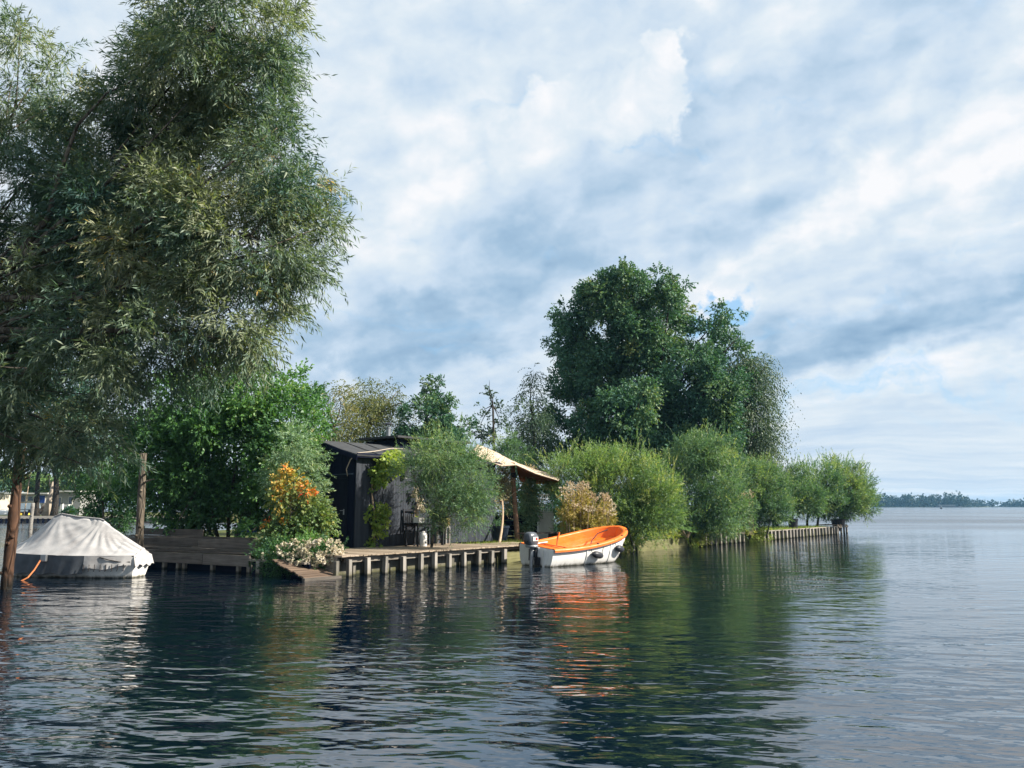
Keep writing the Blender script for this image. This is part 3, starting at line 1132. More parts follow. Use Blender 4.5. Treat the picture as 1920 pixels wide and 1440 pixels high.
# ------------------------------------------------------------------ canopy sail on its poles
SAIL = mat_plain('cream_canvas', (0.62, 0.50, 0.38), (0.40, 0.29, 0.20), scale=9, rough=0.85, bmp=0.2, detail=7)  # browner mottling: mild dirt spots standing in for dapples of leaf shade
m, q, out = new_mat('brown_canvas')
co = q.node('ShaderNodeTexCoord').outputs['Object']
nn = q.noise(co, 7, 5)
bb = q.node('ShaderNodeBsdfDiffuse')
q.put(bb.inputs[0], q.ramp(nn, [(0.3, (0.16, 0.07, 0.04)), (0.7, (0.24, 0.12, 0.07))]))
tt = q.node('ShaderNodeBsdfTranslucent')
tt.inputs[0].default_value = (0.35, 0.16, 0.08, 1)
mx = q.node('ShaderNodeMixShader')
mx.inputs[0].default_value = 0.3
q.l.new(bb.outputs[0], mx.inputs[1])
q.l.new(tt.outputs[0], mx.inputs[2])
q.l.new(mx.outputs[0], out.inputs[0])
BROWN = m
F_ = [at(878, 849, 29.0), at(940, 874, 29.2), at(968, 872, 29.35), at(1004, 888, 29.8), at(1047, 901, 30.3)]
B_ = [at(895, 833, 32.0), at(930, 848, 32.0), at(965, 866, 32.0), at(1004, 880, 31.8), at(1050, 893, 31.2)]


def poly_at(P, t):
    t = t * (len(P) - 1)
    i = min(int(t), len(P) - 2)
    return P[i].lerp(P[i + 1], t - i)


sail = thing('canopy_sail', 'cream canvas canopy slung from the hut to a leaning pole', 'canopy', F_[2])
Gd = []
for i in range(25):
    t = i / 24
    f, b_ = poly_at(F_, t), poly_at(B_, t)
    Gd.append([f.lerp(b_, j / 7) - F_[2] + Vector((0, 0, -.05 * math.sin(math.pi * j / 7) + random.uniform(-.012, .012))) for j in range(8)])
MB().grid(Gd).build('sheet', SAIL, sail, smooth=True, thick=.012)
b = MB()
b.tube([poly_at(F_, i / 24) - F_[2] for i in range(25)], .022, 6)
b.build('hem', SAIL, sail)
back = [at(975, 903, 33.5), at(1000, 907, 33.6), at(1036, 907, 33.2)]
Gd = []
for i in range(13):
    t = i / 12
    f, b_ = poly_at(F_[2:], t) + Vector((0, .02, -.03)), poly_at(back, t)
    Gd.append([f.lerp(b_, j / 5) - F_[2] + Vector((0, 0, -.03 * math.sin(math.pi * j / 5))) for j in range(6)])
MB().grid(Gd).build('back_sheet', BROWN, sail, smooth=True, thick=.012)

POLEW = mat_wood('brown_pole_wood', (0.14, 0.075, 0.045), (0.34, 0.20, 0.13), bmp=.3)
pb = on(972, 1013, 0.5)
pt = at(961, 867, pb.y - .05)
pole = thing('canopy_pole', 'leaning round brown pole with black tape holding up the canopy', 'pole', pb)
MB().tube([p - pb for p in bend(pb - Vector((0, 0, .3)), pt, 6, .01)], [.105, .10, .098, .095, .09, .088, .085], 12).build('shaft', POLEW, pole, smooth=True)
u_ = (pt - pb).normalized()
for a0, a1 in ((.80, .865), (.955, .985)):
    MB().tube([(pt - pb) * a0, (pt - pb) * a1], .105, 12).build('tape_band', BLACK, pole)
MB().tube([(pt - pb) * .97 + Vector((0, -.09, 0)), (pt - pb) * .86 + Vector((-.16, -.1, 0)), (pt - pb) * .82 + Vector((-.06, -.1, 0))], .012, 6).build('lashing', DROPE, pole)
pb2 = on(978, 1006, 0.45)
pt2 = at(992, 880, pb2.y)
pl2 = thing('peeled_pole', 'thin pale peeled pole just behind the brown canopy pole', 'pole', pb2)
PALE = mat_wood('peeled_pole_wood', (0.36, 0.26, 0.17), (0.55, 0.42, 0.30), bmp=.2)
MB().tube([p - pb2 for p in bend(pb2 - Vector((0, 0, .3)), pt2, 5, .015)], .062, 9).build('shaft', PALE, pl2, smooth=True)
MB().tube([(pt2 - pb2) * .99, (pt2 - pb2) * .99 + Vector((.25, 0, .22))], .03, 7).build('fork', PALE, pl2)

# ------------------------------------------------------------------ things on the deck
def dk(s, n, z=ZD):
    return sh(s, n, z)


def table(name, label, loc, rz, L, Wd, H, mat, leg=.05):
    t = thing(name, label, 'table', loc, rz)
    k = int(Wd / .12)
    for i in range(k):
        y = -Wd / 2 + (i + .5) * Wd / k
        plank('slat', (-L / 2, y, H - .018), (L / 2, y, H - .018), Wd / k - .012, .03, mat, t)
    for sx in (-1, 1):
        for sy in (-1, 1):
            MB().box((sx * (L / 2 - .07), sy * (Wd / 2 - .07), (H - .04) / 2), (leg, leg, H - .04)).build('leg', mat, t)
    for sy in (-1, 1):
        MB().box((0, sy * (Wd / 2 - .07), H - .085), (L - .14 - leg, .03, .08)).build('apron', mat, t)
    return t


tb = table('garden_table', 'black slatted garden table set before the hut wall', dk(4.75, 1.95), TH + R(4), 1.35, .62, .72, BLACK)


def chair(label, loc, rz, mat, H=1.05, group=None):
    t = thing('garden_chair', label, 'chair', loc, rz, group)
    for i in range(4):
        plank('slat', (-.23, -.2 + i * .125, .44), (.23, -.2 + i * .125, .44), .11, .022, mat, t)
    for sx in (-1, 1):
        MB().box((sx * .22, -.22, .215), (.045, .045, .43)).build('leg', mat, t)
        MB().bar((sx * .22, .22, 0), (sx * .22, .30, H), .045, .045).build('leg', mat, t)
        MB().box((sx * .235, 0, .66), (.05, .5, .03)).build('armrest', mat, t)
        MB().box((sx * .22, -.22, .545), (.04, .04, .2)).build('arm_post', mat, t)
    for i in range(4):
        MB().box((-.14 + i * .093, .272, .74), (.06, .02, .48)).build('back_slat', mat, t)
    for zz in (.52, H - .05):
        MB().box((0, .26 + (zz - .5) * .07, zz), (.42, .03, .06)).build('back_rail', mat, t)
    return t


chair('high-backed black garden chair behind the black table', dk(4.65, 2.30), TH + R(0), BLACK, 1.15)
chair('second black garden chair at the table end by the willow shrub', dk(5.55, 2.2), TH + R(-60), BLACK, 0.98)

bx = thing('storage_box', 'small white box with dark labels on the black table', 'box', dk(4.32, 1.8, ZD + .72), TH + R(10))
MB().box((0, 0, .075), (.30, .20, .15)).build('body', WHITE, bx, bevel=.008)
for k in range(2):
    MB().box((-.02 + k * .09, -.102, .07), (.05, .006, .05)).build('dark_panel', BLACK, bx)
MB().box((0, 0, .158), (.31, .21, .016)).build('lid', WHITE, bx)
cn = thing('white_canister', 'upright white canister standing on the deck below the table', 'canister', dk(4.35, 1.62), TH)
MB().lathe([(.0, 0), (.11, 0), (.115, .02), (.115, .36), (.10, .40), (.05, .42), (.05, .46)], (0, 0, 0), 16).build('body', WHITE, cn, smooth=True)
MB().box((0, -.112, .12), (.06, .02, .05)).build('tap', BLACK, cn)

GREYP = mat_wood('grey_stool_wood', (0.16, 0.15, 0.14), (0.33, 0.31, 0.29))


def stool(label, loc, rz, mat, H=.5, w_=.36):
    t = thing('wooden_stool', label, 'stool', loc, rz, 'stools on the deck')
    for i in range(3):
        plank('slat', (-w_ / 2, (i - 1) * w_ / 3, H - .015), (w_ / 2, (i - 1) * w_ / 3, H - .015), w_ / 3 - .01, .03, mat, t)
    for sx in (-1, 1):
        for sy in (-1, 1):
            MB().box((sx * (w_ / 2 - .03), sy * (w_ / 2 - .03), (H - .03) / 2), (.05, .05, H - .03)).build('leg', mat, t)
        MB().box((sx * (w_ / 2 - .03), 0, .14), (.03, w_ - .1, .04)).build('stretcher', mat, t)
    return t


sp = on(831, 1019, ZD)
stool('grey wooden stool carrying a terracotta bowl plant', sp, TH + R(20), GREYP, .55)
bowl = thing('planter_bowl', 'terracotta bowl with small succulent leaves on a grey stool', 'planter', sp + Vector((0, 0, .55)))
MB().lathe([(.10, 0), (.17, .09), (.20, .13), (.19, .135), (.16, .10), (.01, .09)], (0, 0, 0), 18).build('bowl', TERRA, bowl, smooth=True)
stool('grey wooden stool between the willow stem and the bowl stool', on(798, 1019, ZD), TH + R(-10), GREYP, .50)


def pot(name, label, loc, r0, r1, h, mat, group=None, sides=18):
    t = thing(name, label, 'pot', loc, random.uniform(0, 3), group)
    MB().lathe([(r0, 0), (r1, h * .86), (r1 * 1.07, h * .86), (r1 * 1.07, h), (r1 * .96, h), (r1 * .93, h * .9), (.01, h * .88)], (0, 0, 0), sides).build('body', mat, t, smooth=False)
    MB().lathe([(r1 * .92, h * .89), (.01, h * .9)], (0, 0, 0), sides).build('soil', BED, t)
    return t


NAVYPOT = mat_plain('dark_blue_pot', (0.022, 0.032, 0.050), (0.014, 0.020, 0.032), rough=0.35)
big = on(937, 1013, ZD)
pot('black_tub', 'large dark blue-black tub standing near the deck end', big, .26, .34, .52, NAVYPOT)
pot('black_tub', 'narrow black pot against the hut end below the willow shrub', on(883, 1013, ZD), .13, .16, .42, BLACK)
pot('black_tub', 'dark blue pot under the willow shrub beside the stools', on(852, 1016, ZD), .2, .25, .36, NAVYPOT)

# dark plank fence, table and white garden pieces under the canopy
fb = sh(10.2, 3.6, .42)
fence = thing('plank_fence', 'dark horizontal plank fence in the shade behind the canopy pole', 'fence', fb, TH - R(20))
for i in range(5):
    plank('board', (-1.6, 0, .12 + i * .2), (1.9, 0, .12 + i * .2), .025, .17, W_DARK, fence)
for xx in (-1.5, .1, 1.8):
    plank('post', (xx, .06, -.1), (xx, .06, 1.15), .08, .08, W_DARK, fence, up=(0, 1, 0))
t1 = on(1003, 1012, .45)
t1 = Vector((t1.x, t1.y, .42))
table('patio_table', 'tall black table under the canopy beside the ivy pole', t1 + Vector((0, .3, 0)), R(12), 1.0, .6, 1.0, BLACK, .07)
wc = at(1022, 1003, 32.5)
wc.z = .42
cab_ = thing('white_cabinet', 'whitewashed cabinet in the shade under the canopy', 'cabinet', wc, R(10))
MB().box((0, 0, .55), (.62, .42, 1.1)).build('carcass', WHITE, cab_, bevel=.01)
for k in range(2):
    MB().box((-.15 + k * .3, -.215, .55), (.27, .02, .98)).build('door', WHITE, cab_)
wc2 = wc + Vector((.02, -.25, 1.1))
wch = thing('wire_chair', 'white wire garden chair stacked on the whitewashed cabinet', 'chair', wc + Vector((0, 0, 1.1)), R(10))
b = MB()
for k in range(7):
    b.tube([(-.24 + k * .08, .2, .02), (-.24 + k * .08, .23, .75)], .010, 5)
b.build('back_rod', WHITE, wch)
b = MB()
for k in range(5):
    b.tube([(-.26, .2 + .007 * k, .1 + k * .15), (.26, .2 + .007 * k, .1 + k * .15)], .010, 5)
b.build('back_rail', WHITE, wch)
MB().box((0, 0, .03), (.5, .4, .03)).build('seat', WHITE, wch)
for sx in (-1, 1):
    MB().tube([(sx * .25, -.2, .03), (sx * .27, -.18, .35), (sx * .25, .2, .4)], .016, 6).build('arm', WHITE, wch)
cr = sh(9.6, 1.2, .42)
crate = thing('plank_bench', 'low bench of rough dark planks behind the orange boat', 'bench', sh(9.9, 1.35, .42), TH - R(10))
for i in range(4):
    plank('slat', (-.7, -.24 + i * .16, .40), (1.0, -.24 + i * .16, .40), .14, .04, W_QUAY, crate)
for xx in (-.5, .8):
    MB().box((xx, 0, .19), (.08, .5, .38)).build('leg', W_QUAY, crate)

# blue lounger back lying in the shade on the old quay
bl = at(452, 1005, 24.6)
bl.z = .62
BLUEC = mat_plain('faded_blue_cloth', (0.02, 0.05, 0.12), rough=.7)
lo = thing('folding_chair', 'folded dark blue camp chair lying in the shade on the old quay', 'chair', Vector((bl.x, bl.y + .6, .86)), R(25))
for k in range(3):
    MB().bar((-.2 + k * .17, -.2, .06), (-.02 + k * .17, .22, .34), .13, .02).build('sling', BLUEC, lo)
for k in (-.32, .36):
    MB().bar((k, -.24, .03), (k + .18, .25, .38), .025, .025).build('frame', BLACK, lo)
# ------------------------------------------------------------------ orange and white dinghy
def hull_paint(name, c, grime_z=0.14):
    m, q, out = new_mat(name)
    P = q.node('ShaderNodeNewGeometry').outputs['Position']
    n = q.noise(q.v('MULTIPLY', P, (3, 3, 1.0)), 2.0, 5, 0.65)
    n2 = q.noise(q.v('MULTIPLY', P, (14, 14, 1.2)), 1.0, 4, 0.6)
    pz = q.sep(P)[2]
    col = q.ramp(n, [(0.3, tuple(x * .86 for x in c)), (0.65, c)])
    col = q.mix(q.smooth(n2, .55, .8, 0, .28), col, (0.35, 0.30, 0.22))
    h = q.m('ADD', pz, q.m('MULTIPLY', q.m('SUBTRACT', n, .5), .16))
    col = q.mix(q.smooth(h, grime_z, grime_z - .10, 0, .75), col, (0.16, 0.13, 0.075))
    col = q.mix(q.smooth(h, .04, .0, 0, .9), col, (0.03, 0.035, 0.02))
    principled(q, out, col, 0.38, 0.4, bump(q, n, .05, .02))
    return m


HULLW = hull_paint('white_gelcoat', (0.82, 0.80, 0.76), 0.10)
m, q, out = new_mat('orange_gelcoat')
co = q.node('ShaderNodeTexCoord').outputs['Object']
n = q.noise(co, 3.0, 5, .6)
oc = q.ramp(n, [(0.3, (0.76, 0.135, 0.010)), (0.7, (0.85, 0.185, 0.016))])
sc_ = q.noise(q.v('MULTIPLY', co, (2.0, 9.0, 9.0)), 2.0, 6, .7)
oc = q.mix(q.smooth(sc_, .56, .75, 0, .45), oc, (0.50, 0.24, 0.10))
dt = q.noise(co, 1.6, 5, .65)
oc = q.mix(q.smooth(dt, .52, .75, 0, .40), oc, (0.34, 0.10, 0.02))
principled(q, out, oc, q.lin(sc_, .3, .7, .3, .6), 0.35, bump(q, n, .05, .02))
ORANGE = m
RUB = mat_plain('dark_rubbing_strake', (0.10, 0.035, 0.02), rough=.6)

bow_len = 4.05
bo = thing('motor_dinghy', 'white dinghy with bright orange inside moored behind the deck end', 'boat', (0.70, 24.75, 0), 0)
bo.rotation_mode = 'XYZ'
bo.rotation_euler = (R(6), 0, R(45))


def b_half(t):
    if t < .5:
        return .70 + .17 * math.sin(t / .5 * math.pi / 2)
    return .87 * max(0.0, 1 - ((t - .5) / .5) ** 2.7) ** .58


def z_sheer(t):
    return .58 + .08 * t + .44 * t * t


def z_keel(t):
    return -.16 + .30 * max(0, t - .55) ** 2 * 4


def hull_pt(t, phi, side):
    b, zs, zk = b_half(t), z_sheer(t), z_keel(t)
    y = b * math.cos(phi) ** .46 if phi < math.pi / 2 - 1e-6 else 0
    f = math.sin(phi) ** .9
    z = zs - (zs - zk) * f
    x = bow_len * t - .62 * f * t ** 7 - .05 * (1 - t) * 0
    return (x, side * y, z)


NT, NP = 34, 11
ts = [1 - (1 - i / NT) ** 1.5 for i in range(NT + 1)]
hb = MB()
P = []
for t in ts:
    row = [hull_pt(t, math.pi / 2 * j / NP, -1) for j in range(NP + 1)] + [hull_pt(t, math.pi / 2 * j / NP, 1) for j in range(NP - 1, -1, -1)]
    P.append(row)
hb.grid(P)
hb.build('hull', HULLW, bo, smooth=True)
tr = MB()
row = P[0]
tr.add([(0, 0, z_sheer(0))] + list(row), [(0, k, k + 1) for k in range(1, len(row))])
tr.build('transom', HULLW, bo, thick=.03)
# raised moulded ribs on the topsides
for t in (.34, .62, .80, .90):
    for sd in (-1, 1):
        MB().tube([Vector(hull_pt(t, ph, sd)) + Vector((0, sd * .004, 0)) for ph in (.08, .35, .7, 1.05)], [.028, .026, .02, .008], 6).build('hull_rib', HULLW, bo, smooth=True)
# orange rim with a rolled edge
rim = MB()
Pr = []
sides = [(t, -1) for t in ts] + [(t, 1) for t in ts[::-1][1:]]
for t, sd in sides:
    b, z = b_half(t), z_sheer(t)
    x = bow_len * t
    # outward direction in plan
    t2 = min(1, t + 1e-3)
    o = .05
    ex = .05 * t ** 10
    ib = max(0, b - .12)
    ix = x - .16 * t ** 12
    Pr.append([(x + ex, sd * (b + o), z - .085), (x + ex + .01, sd * (b + o + .012), z - .03), (x + ex, sd * (b + o - .01), z + .015), (x + ex * .3, sd * (b - .02), z + .03), (ix, sd * ib, z + .018), (ix, sd * ib, z - .03)])
rim.grid(Pr)
rim.build('gunwale', ORANGE, bo, smooth=True)
st = MB()
st.tube([Vector(p[0]) + Vector((0, 0, .0)) for p in Pr], .014, 6)
st.build('rubbing_strake', RUB, bo)
# liner: sides down to a bench ledge, then to the floor
lin = MB()
Pl = []
for t, sd in sides:
    b, z = b_half(t), z_sheer(t)
    ib = max(0, b - .12)
    ix = bow_len * t - .16 * t ** 12
    x2 = ix - .25 * t ** 9
    zf = max(.10, z - .60)
    Pl.append([(ix, sd * ib, z - .01), (ix - .05 * t ** 9, sd * max(0, ib - .03), z - .22), (ix - .06 * t ** 9, sd * max(0, ib - .05), z - .30), (x2, sd * max(0, ib - .30), z - .31),
               (x2, sd * max(0, ib - .33), z - .34), (x2 - .08 * t ** 9, sd * max(0, ib - .40), zf), (x2 - .1 * t ** 9, 0, zf - .01)])
lin.grid(Pl)
lin.build('liner', ORANGE, bo, smooth=False)
# stern bench, mid thwart
b = MB()
b.add([(.0, -.66, z_sheer(0) + .008), (.62, -.74, z_sheer(.15) - .06), (.62, .74, z_sheer(.15) - .06), (.0, .66, z_sheer(0) + .008)], [(0, 1, 2, 3)])
b.build('stern_deck', ORANGE, bo, thick=.03)
MB().tube([(.62, -.72, z_sheer(.15) - .05), (.64, 0, z_sheer(.15) - .04), (.62, .72, z_sheer(.15) - .05)], .014, 6).build('deck_edge', RUB, bo)
gr = MB()
for k in range(6):
    gr.box((1.9 + k * .22, -.02, .145), (.05, .5, .02))
gr.build('floor_slot', RUB, bo, kind='stuff')
MB().tube([(1.25, .30, .55), (1.42, .38, .92)], .022, 7).build('hand_grip', ORANGE, bo)
MB().tube([(1.25, .30, .55), (1.18, .24, .54), (1.42, .46, .92)], .012, 6).build('grip_strap', RUB, bo)
for t in (.45, .78, .93):
    MB().box((bow_len * t, -b_half(t) - .02, z_sheer(t) + .02), (.08, .05, .05)).build('cleat', RUB, bo, bevel=.008)
MB().box((-.035, -.36, .22), (.05, .05, .62)).build('stern_bracket', WHITE, bo)
MB().box((-.035, .02, z_sheer(0) - .14), (.05, .34, .26)).build('motor_pad', WHITE, bo)

# ropes belong to the boat's gear but lie loose in it
bm = Matrix.Translation(Vector((0.70, 24.75, 0))) @ bo.rotation_euler.to_matrix().to_4x4()
def B(x, y, z):
    return bm @ Vector((x, y, z))
rp = [B(3.62, .18, z_sheer(.9) - .02), B(3.2, .26, .86), B(2.75, .12, .66), B(2.4, -.1, .5), B(2.15, -.25, .42)]
tag(MB().tube(rp, .018, 6).build('painter_rope', DROPE), 'dark rope lying across the orange inside of the dinghy bow', 'rope')
rp = [B(0.35, .70, z_sheer(.1) + .02), B(.62, .2, z_sheer(.15)), B(.95, -.45, z_sheer(.2) - .05), B(1.05, -.8, z_sheer(.25) + .04)]
tag(MB().tube(rp, .014, 6).build('stern_rope', DROPE), 'dark rope stretched over the orange stern deck of the dinghy', 'rope')

# fenders
FEN = mat_plain('black_fender', (0.022, 0.023, 0.028), (0.035, 0.036, 0.042), rough=.4)
for i, (t, lab) in enumerate(((.44, 'black fender hanging amidships on the white dinghy side'), (.74, 'black fender hanging nearer the bow of the white dinghy'))):
    px_, py_, pz_ = hull_pt(t, .30, -1)
    loc = B(px_, py_ - .085, pz_ - .02)
    f = thing('fender', lab, 'fender', loc, R(45 + (14 if i else 3)), 'fenders on the dinghy')
    rot = Matrix.Rotation(R(90), 3, 'Y') @ Matrix.Rotation(0, 3, 'X')
    tilt = Matrix.Rotation(R(10), 3, 'Y')
    MB().lathe([(.012, -.27), (.03, -.25), (.07, -.21), (.10, -.13), (.108, 0), (.10, .13), (.07, .21), (.03, .25), (.012, .27)], (0, 0, 0), 14, tilt @ rot).build('body', FEN, f, smooth=True)
    for sx in (-1, 1):
        p0 = tilt @ Vector((sx * .26, 0, 0))
        MB().tube([p0, p0 + Vector((sx * .06, .03, .16)), p0 + Vector((sx * .10, .03, .27))], .009, 5).build('lanyard', DROPE, f)

# outboard motor
MOTB = mat_plain('grey_motor_paint', (0.10, 0.11, 0.125), (0.07, 0.078, 0.09), rough=.3)
MOTL = mat_plain('light_grey_motor_leg', (0.34, 0.35, 0.36), (0.26, 0.27, 0.28), rough=.35, metal=.3)
RED = mat_plain('red_decal', (0.5, 0.03, 0.025), rough=.4)
mo = thing('outboard_motor', 'dark grey outboard motor with a pale leg clamped on the dinghy stern', 'outboard motor', B(-.10, .02, .28))
mo.rotation_euler = (R(3), 0, R(45))
b = MB()
prof = [(-.30, .20, .12), (-.30, .27, .12)]
P = []
for (z, sx, sy, ox) in ((.34, .15, .12, 0), (.40, .21, .155, -.03), (.52, .225, .165, -.04), (.62, .215, .155, -.05), (.70, .17, .125, -.06), (.735, .09, .07, -.06)):
    row = []
    for k in range(17):
        a_ = 2 * math.pi * k / 16
        cx = abs(math.cos(a_)) ** .55 * math.copysign(1, math.cos(a_))
        cy = abs(math.sin(a_)) ** .55 * math.copysign(1, math.sin(a_))
        row.append((ox - .08 + sx * cx, sy * cy, z))
    P.append(row)
cow = MB().grid(P)
cow.add([(-.14, 0, .742)] + [P[-1][k] for k in range(16)], [(0, 1 + k, 1 + (k + 1) % 16) for k in range(16)])
cow = cow.build('cowl', MOTB, mo, smooth=True)
MB().box((-.10, -.170, .54), (.22, .012, .12)).build('white_decal', WHITE, cow)
MB().box((-.06, -.178, .545), (.07, .01, .07)).build('red_spot', RED, cow)
MB().box((-.325, 0, .52), (.012, .18, .14)).build('grille', BLACK, cow)
b = MB()
b.lathe([(.17, .28), (.19, .33), (.17, .36)], (-.08, 0, 0), 14, None, 1.15)
b.build('lower_cowl', MOTL, mo, smooth=True)
b = MB()
b.tube([(-.06, 0, .30), (-.07, 0, 0), (-.08, 0, -.35), (-.09, 0, -.62)], [.075, .06, .05, .045], 10)
b.build('leg', MOTL, mo, smooth=True)
MB().box((-.15, 0, -.42), (.34, .16, .02)).build('cavitation_plate', MOTL, mo)
b = MB()
b.lathe([(.0, -.22), (.05, -.16), (.065, 0), (.05, .16), (.02, .24)], (-.12, 0, -.62), 10, Matrix.Rotation(R(90), 3, 'Y'))
b.build('gearcase', MOTL, mo, smooth=True)
b = MB()
b.box((.035, 0, .12), (.07, .24, .26))
b.box((.0, -.12, .05), (.10, .04, .34))
b.box((.0, .12, .05), (.10, .04, .34))
b.build('clamp_bracket', BLACK, mo)
MB().box((.02, -.16, -.12), (.05, .20, .24)).build('tilt_plate', BLACK, mo)
MB().tube([(.02, 0, .36), (.25, -.03, .40), (.52, -.08, .42)], [.024, .022, .028], 8).build('tiller', MOTL, mo)

# ------------------------------------------------------------------ covered boat at the left
CANV = None
m, q, out = new_mat('pale_boat_canvas')
co = q.node('ShaderNodeTexCoord').outputs['Object']
n = q.noise(q.v('MULTIPLY', co, (1.2, 1.2, 1.2)), 2.2, 6, .62)
wv = q.noise(co, 120, 2, .5)
cc = q.ramp(n, [(0.28, (0.27, 0.255, 0.25)), (0.5, (0.38, 0.368, 0.36)), (0.72, (0.45, 0.435, 0.42))])
principled(q, out, cc, .85, .15, bump(q, q.m('ADD', q.m('MULTIPLY', wv, .12), n), .25, .03))
CANV = m
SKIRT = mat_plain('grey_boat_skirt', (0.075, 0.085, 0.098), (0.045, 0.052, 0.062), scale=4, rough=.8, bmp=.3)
cb = thing('covered_boat', 'small white boat under a pale grey canvas tent', 'boat', (-13.15, 21.6, 0), R(-9))
CL, CBm = 3.72, 1.45


def ch(t):          # half beam in plan, blunt at both ends
    return CBm / 2 * max(.02, 1 - abs(2 * t - 1.06) ** 3.6) ** .5 if t < .53 else CBm / 2 * (1 - .52 * ((t - .53) / .47) ** 2)


def cridge(t):
    K = [(0, .74), (.10, .90), (.30, 1.50), (.36, 1.58), (.50, 1.50), (.66, 1.45), (.70, 1.40), (.86, 1.02), (1, .74)]
    for (a, za), (b_, zb) in zip(K, K[1:]):
        if a <= t <= b_:
            return za + (zb - za) * (t - a) / (b_ - a)
    return K[-1][1]


def cgun(t):
    return .52 + .10 * (1 - t) ** 2 + .03 * t


NU, NVv = 90, 40
P = []
for i in range(NU + 1):
    t = i / NU
    row = []
    hb_ = ch(t)
    zr, zg = cridge(t), cgun(t)
    for j in range(NVv + 1):
        v_ = j / NVv * 2 - 1
        a_ = abs(v_)
        # taut canvas from ridge to gunwale with a small sag, wrinkles radiating from the props
        z = zr + (zg - zr) * a_ ** .92
        y = hb_ * 1.04 * a_ * math.copysign(1, v_)
        z -= .05 * math.sin(math.pi * a_) * (1 if zr > 1 else .4)
        fold = 0
        for (t0, amp, fr) in ((.36, .008, 15), (.69, .017, 24)):
            ang = math.atan2(a_ + .03, (t - t0) * 2.4)
            rr = math.hypot(a_, (t - t0) * 2.4)
            fold += amp * math.sin(ang * fr + 3 * rr) * math.exp(-((rr - .35) / .45) ** 2)
        fold += .007 * math.sin(13 * t + 7 * a_ + 2 * math.sin(9 * a_)) * a_
        fold += .02 * (noise_ := math.sin(31 * t + 2.4 * math.sin(5 * a_ + 1.3))) * max(0, a_ - .55)
        y += fold * .8 * math.copysign(1, v_)
        z += fold * .8
        row.append((CL * t, y, z))
    P.append(row)
can = MB().grid(P).build('canvas_cover', CANV, cb, smooth=True)


def skirt(t0, t1, side, zlow, name, mat, out_=.03):
    P = []
    k = 46
    for i in range(k + 1):
        t = t0 + (t1 - t0) * i / k
        row = []
        for j in range(7):
            u = j / 6
            zg = cgun(t)
            zb = zlow(t)
            y = ch(t) * 1.04 + out_ * u + (.018 * math.sin(t * 60 + u * 2) + .012 * math.sin(t * 23)) * u
            row.append((CL * t, side * y, zg + .008 + (zb - zg) * u))
        P.append(row)
    return MB().grid(P).build(name, mat, cb, smooth=True)


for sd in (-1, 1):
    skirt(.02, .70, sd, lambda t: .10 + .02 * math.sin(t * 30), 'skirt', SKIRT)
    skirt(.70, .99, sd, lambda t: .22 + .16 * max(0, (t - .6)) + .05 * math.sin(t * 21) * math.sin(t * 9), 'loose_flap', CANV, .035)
Pf = []
for i in range(19):
    v_ = i / 18 * 2 - 1
    row = []
    for j in range(6):
        u = j / 5
        zt = cridge(1) + (cgun(1) - cridge(1)) * abs(v_) ** .92
        row.append((CL * 1.0 + .02 + .07 * u + .012 * math.sin(v_ * 14), v_ * ch(1) * (1.04 + .05 * u), zt + (.30 + .03 * math.sin(v_ * 9) - zt) * u))
    Pf.append(row)
MB().grid(Pf).build('stern_flap', CANV, cb, smooth=True)
hb = MB()
P = []
for i in range(31):
    t = i / 30
    b_ = ch(t) * (.98 if t < .97 else .96)
    row = []
    for j in range(-8, 9):
        a_ = abs(j) / 8
        ph = (1 - a_) * math.pi / 2
        row.append((CL * t + (.16 * (1 - math.sin(ph)) - .1 if t > .96 else 0), math.copysign(b_ * math.cos(ph) ** .5 if ph < 1.57 else 0, j), cgun(t) - .03 - (cgun(t) + .15) * math.sin(ph) ** 1.2))
    P.append(row)
hb.grid(P)
e_ = P[-1]
hb.add(list(e_), [tuple(range(len(e_)))])
hb.build('hull', HULLW, cb, smooth=False)
for t0 in (.36, .69):
    MB().tube([(CL * t0, 0, .3), (CL * t0, 0, cridge(t0) + .02)], .02, 6).build('tent_prop', STEEL, cb)
MB().tube([(CL * t, .0, cridge(t) + .012) for t in (.30, .36, .5, .66, .69)], .016, 6).build('ridge_line', CANV, cb)
for k in range(8):
    t = .71 + k * .035
    y = -ch(t) * 1.04 - .05
    MB().tube([(CL * t, y, cgun(t) - .20), (CL * t + .01, y - .012, cgun(t) - .31 - .05 * (k % 2)), (CL * t - .02, y, cgun(t) - .37)], .009, 5).build('tie_cord', DROPE, cb)
MB().tube([(CL * .80, -ch(.8) * 1.05, .52), (CL * .86, -ch(.86) * 1.12, .46), (CL * .93, -ch(.93) * 1.1, .40), (CL * .985, -ch(.98) * 1.05, .40)], .012, 5).build('slack_cord', DROPE, cb)
MB().box((CL * .42, -ch(.42) * 1.06 - .03, .50), (.16, .07, .17)).build('bow_roller', STEEL, cb, bevel=.01)
b0 = Vector((-13.15, 21.6, 0)) + Matrix.Rotation(R(-9), 3, 'Z') @ Vector((CL * .40, -ch(.4) * 1.06 - .04, .46))
b1 = on(46, 1089, 0.0)
tag(MB().tube([b0, b0.lerp(b1, .4) + Vector((0, 0, -.05)), b0.lerp(b1, .8) + Vector((0, 0, -.03)), b1 + Vector((-.3, -.1, -.15))], .020, 6).build('mooring_rope', OROPE),
    'orange mooring rope running from the covered boat into the water', 'rope')

# ------------------------------------------------------------------ mooring posts in the water
BARKR = mat_bark('red_brown_bark', (0.028, 0.018, 0.014), (0.145, 0.078, 0.048), 7.0, wet=True)
BARKW = mat_bark('grey_brown_bark', (0.05, 0.042, 0.032), (0.20, 0.165, 0.125), 8.0, wet=True)


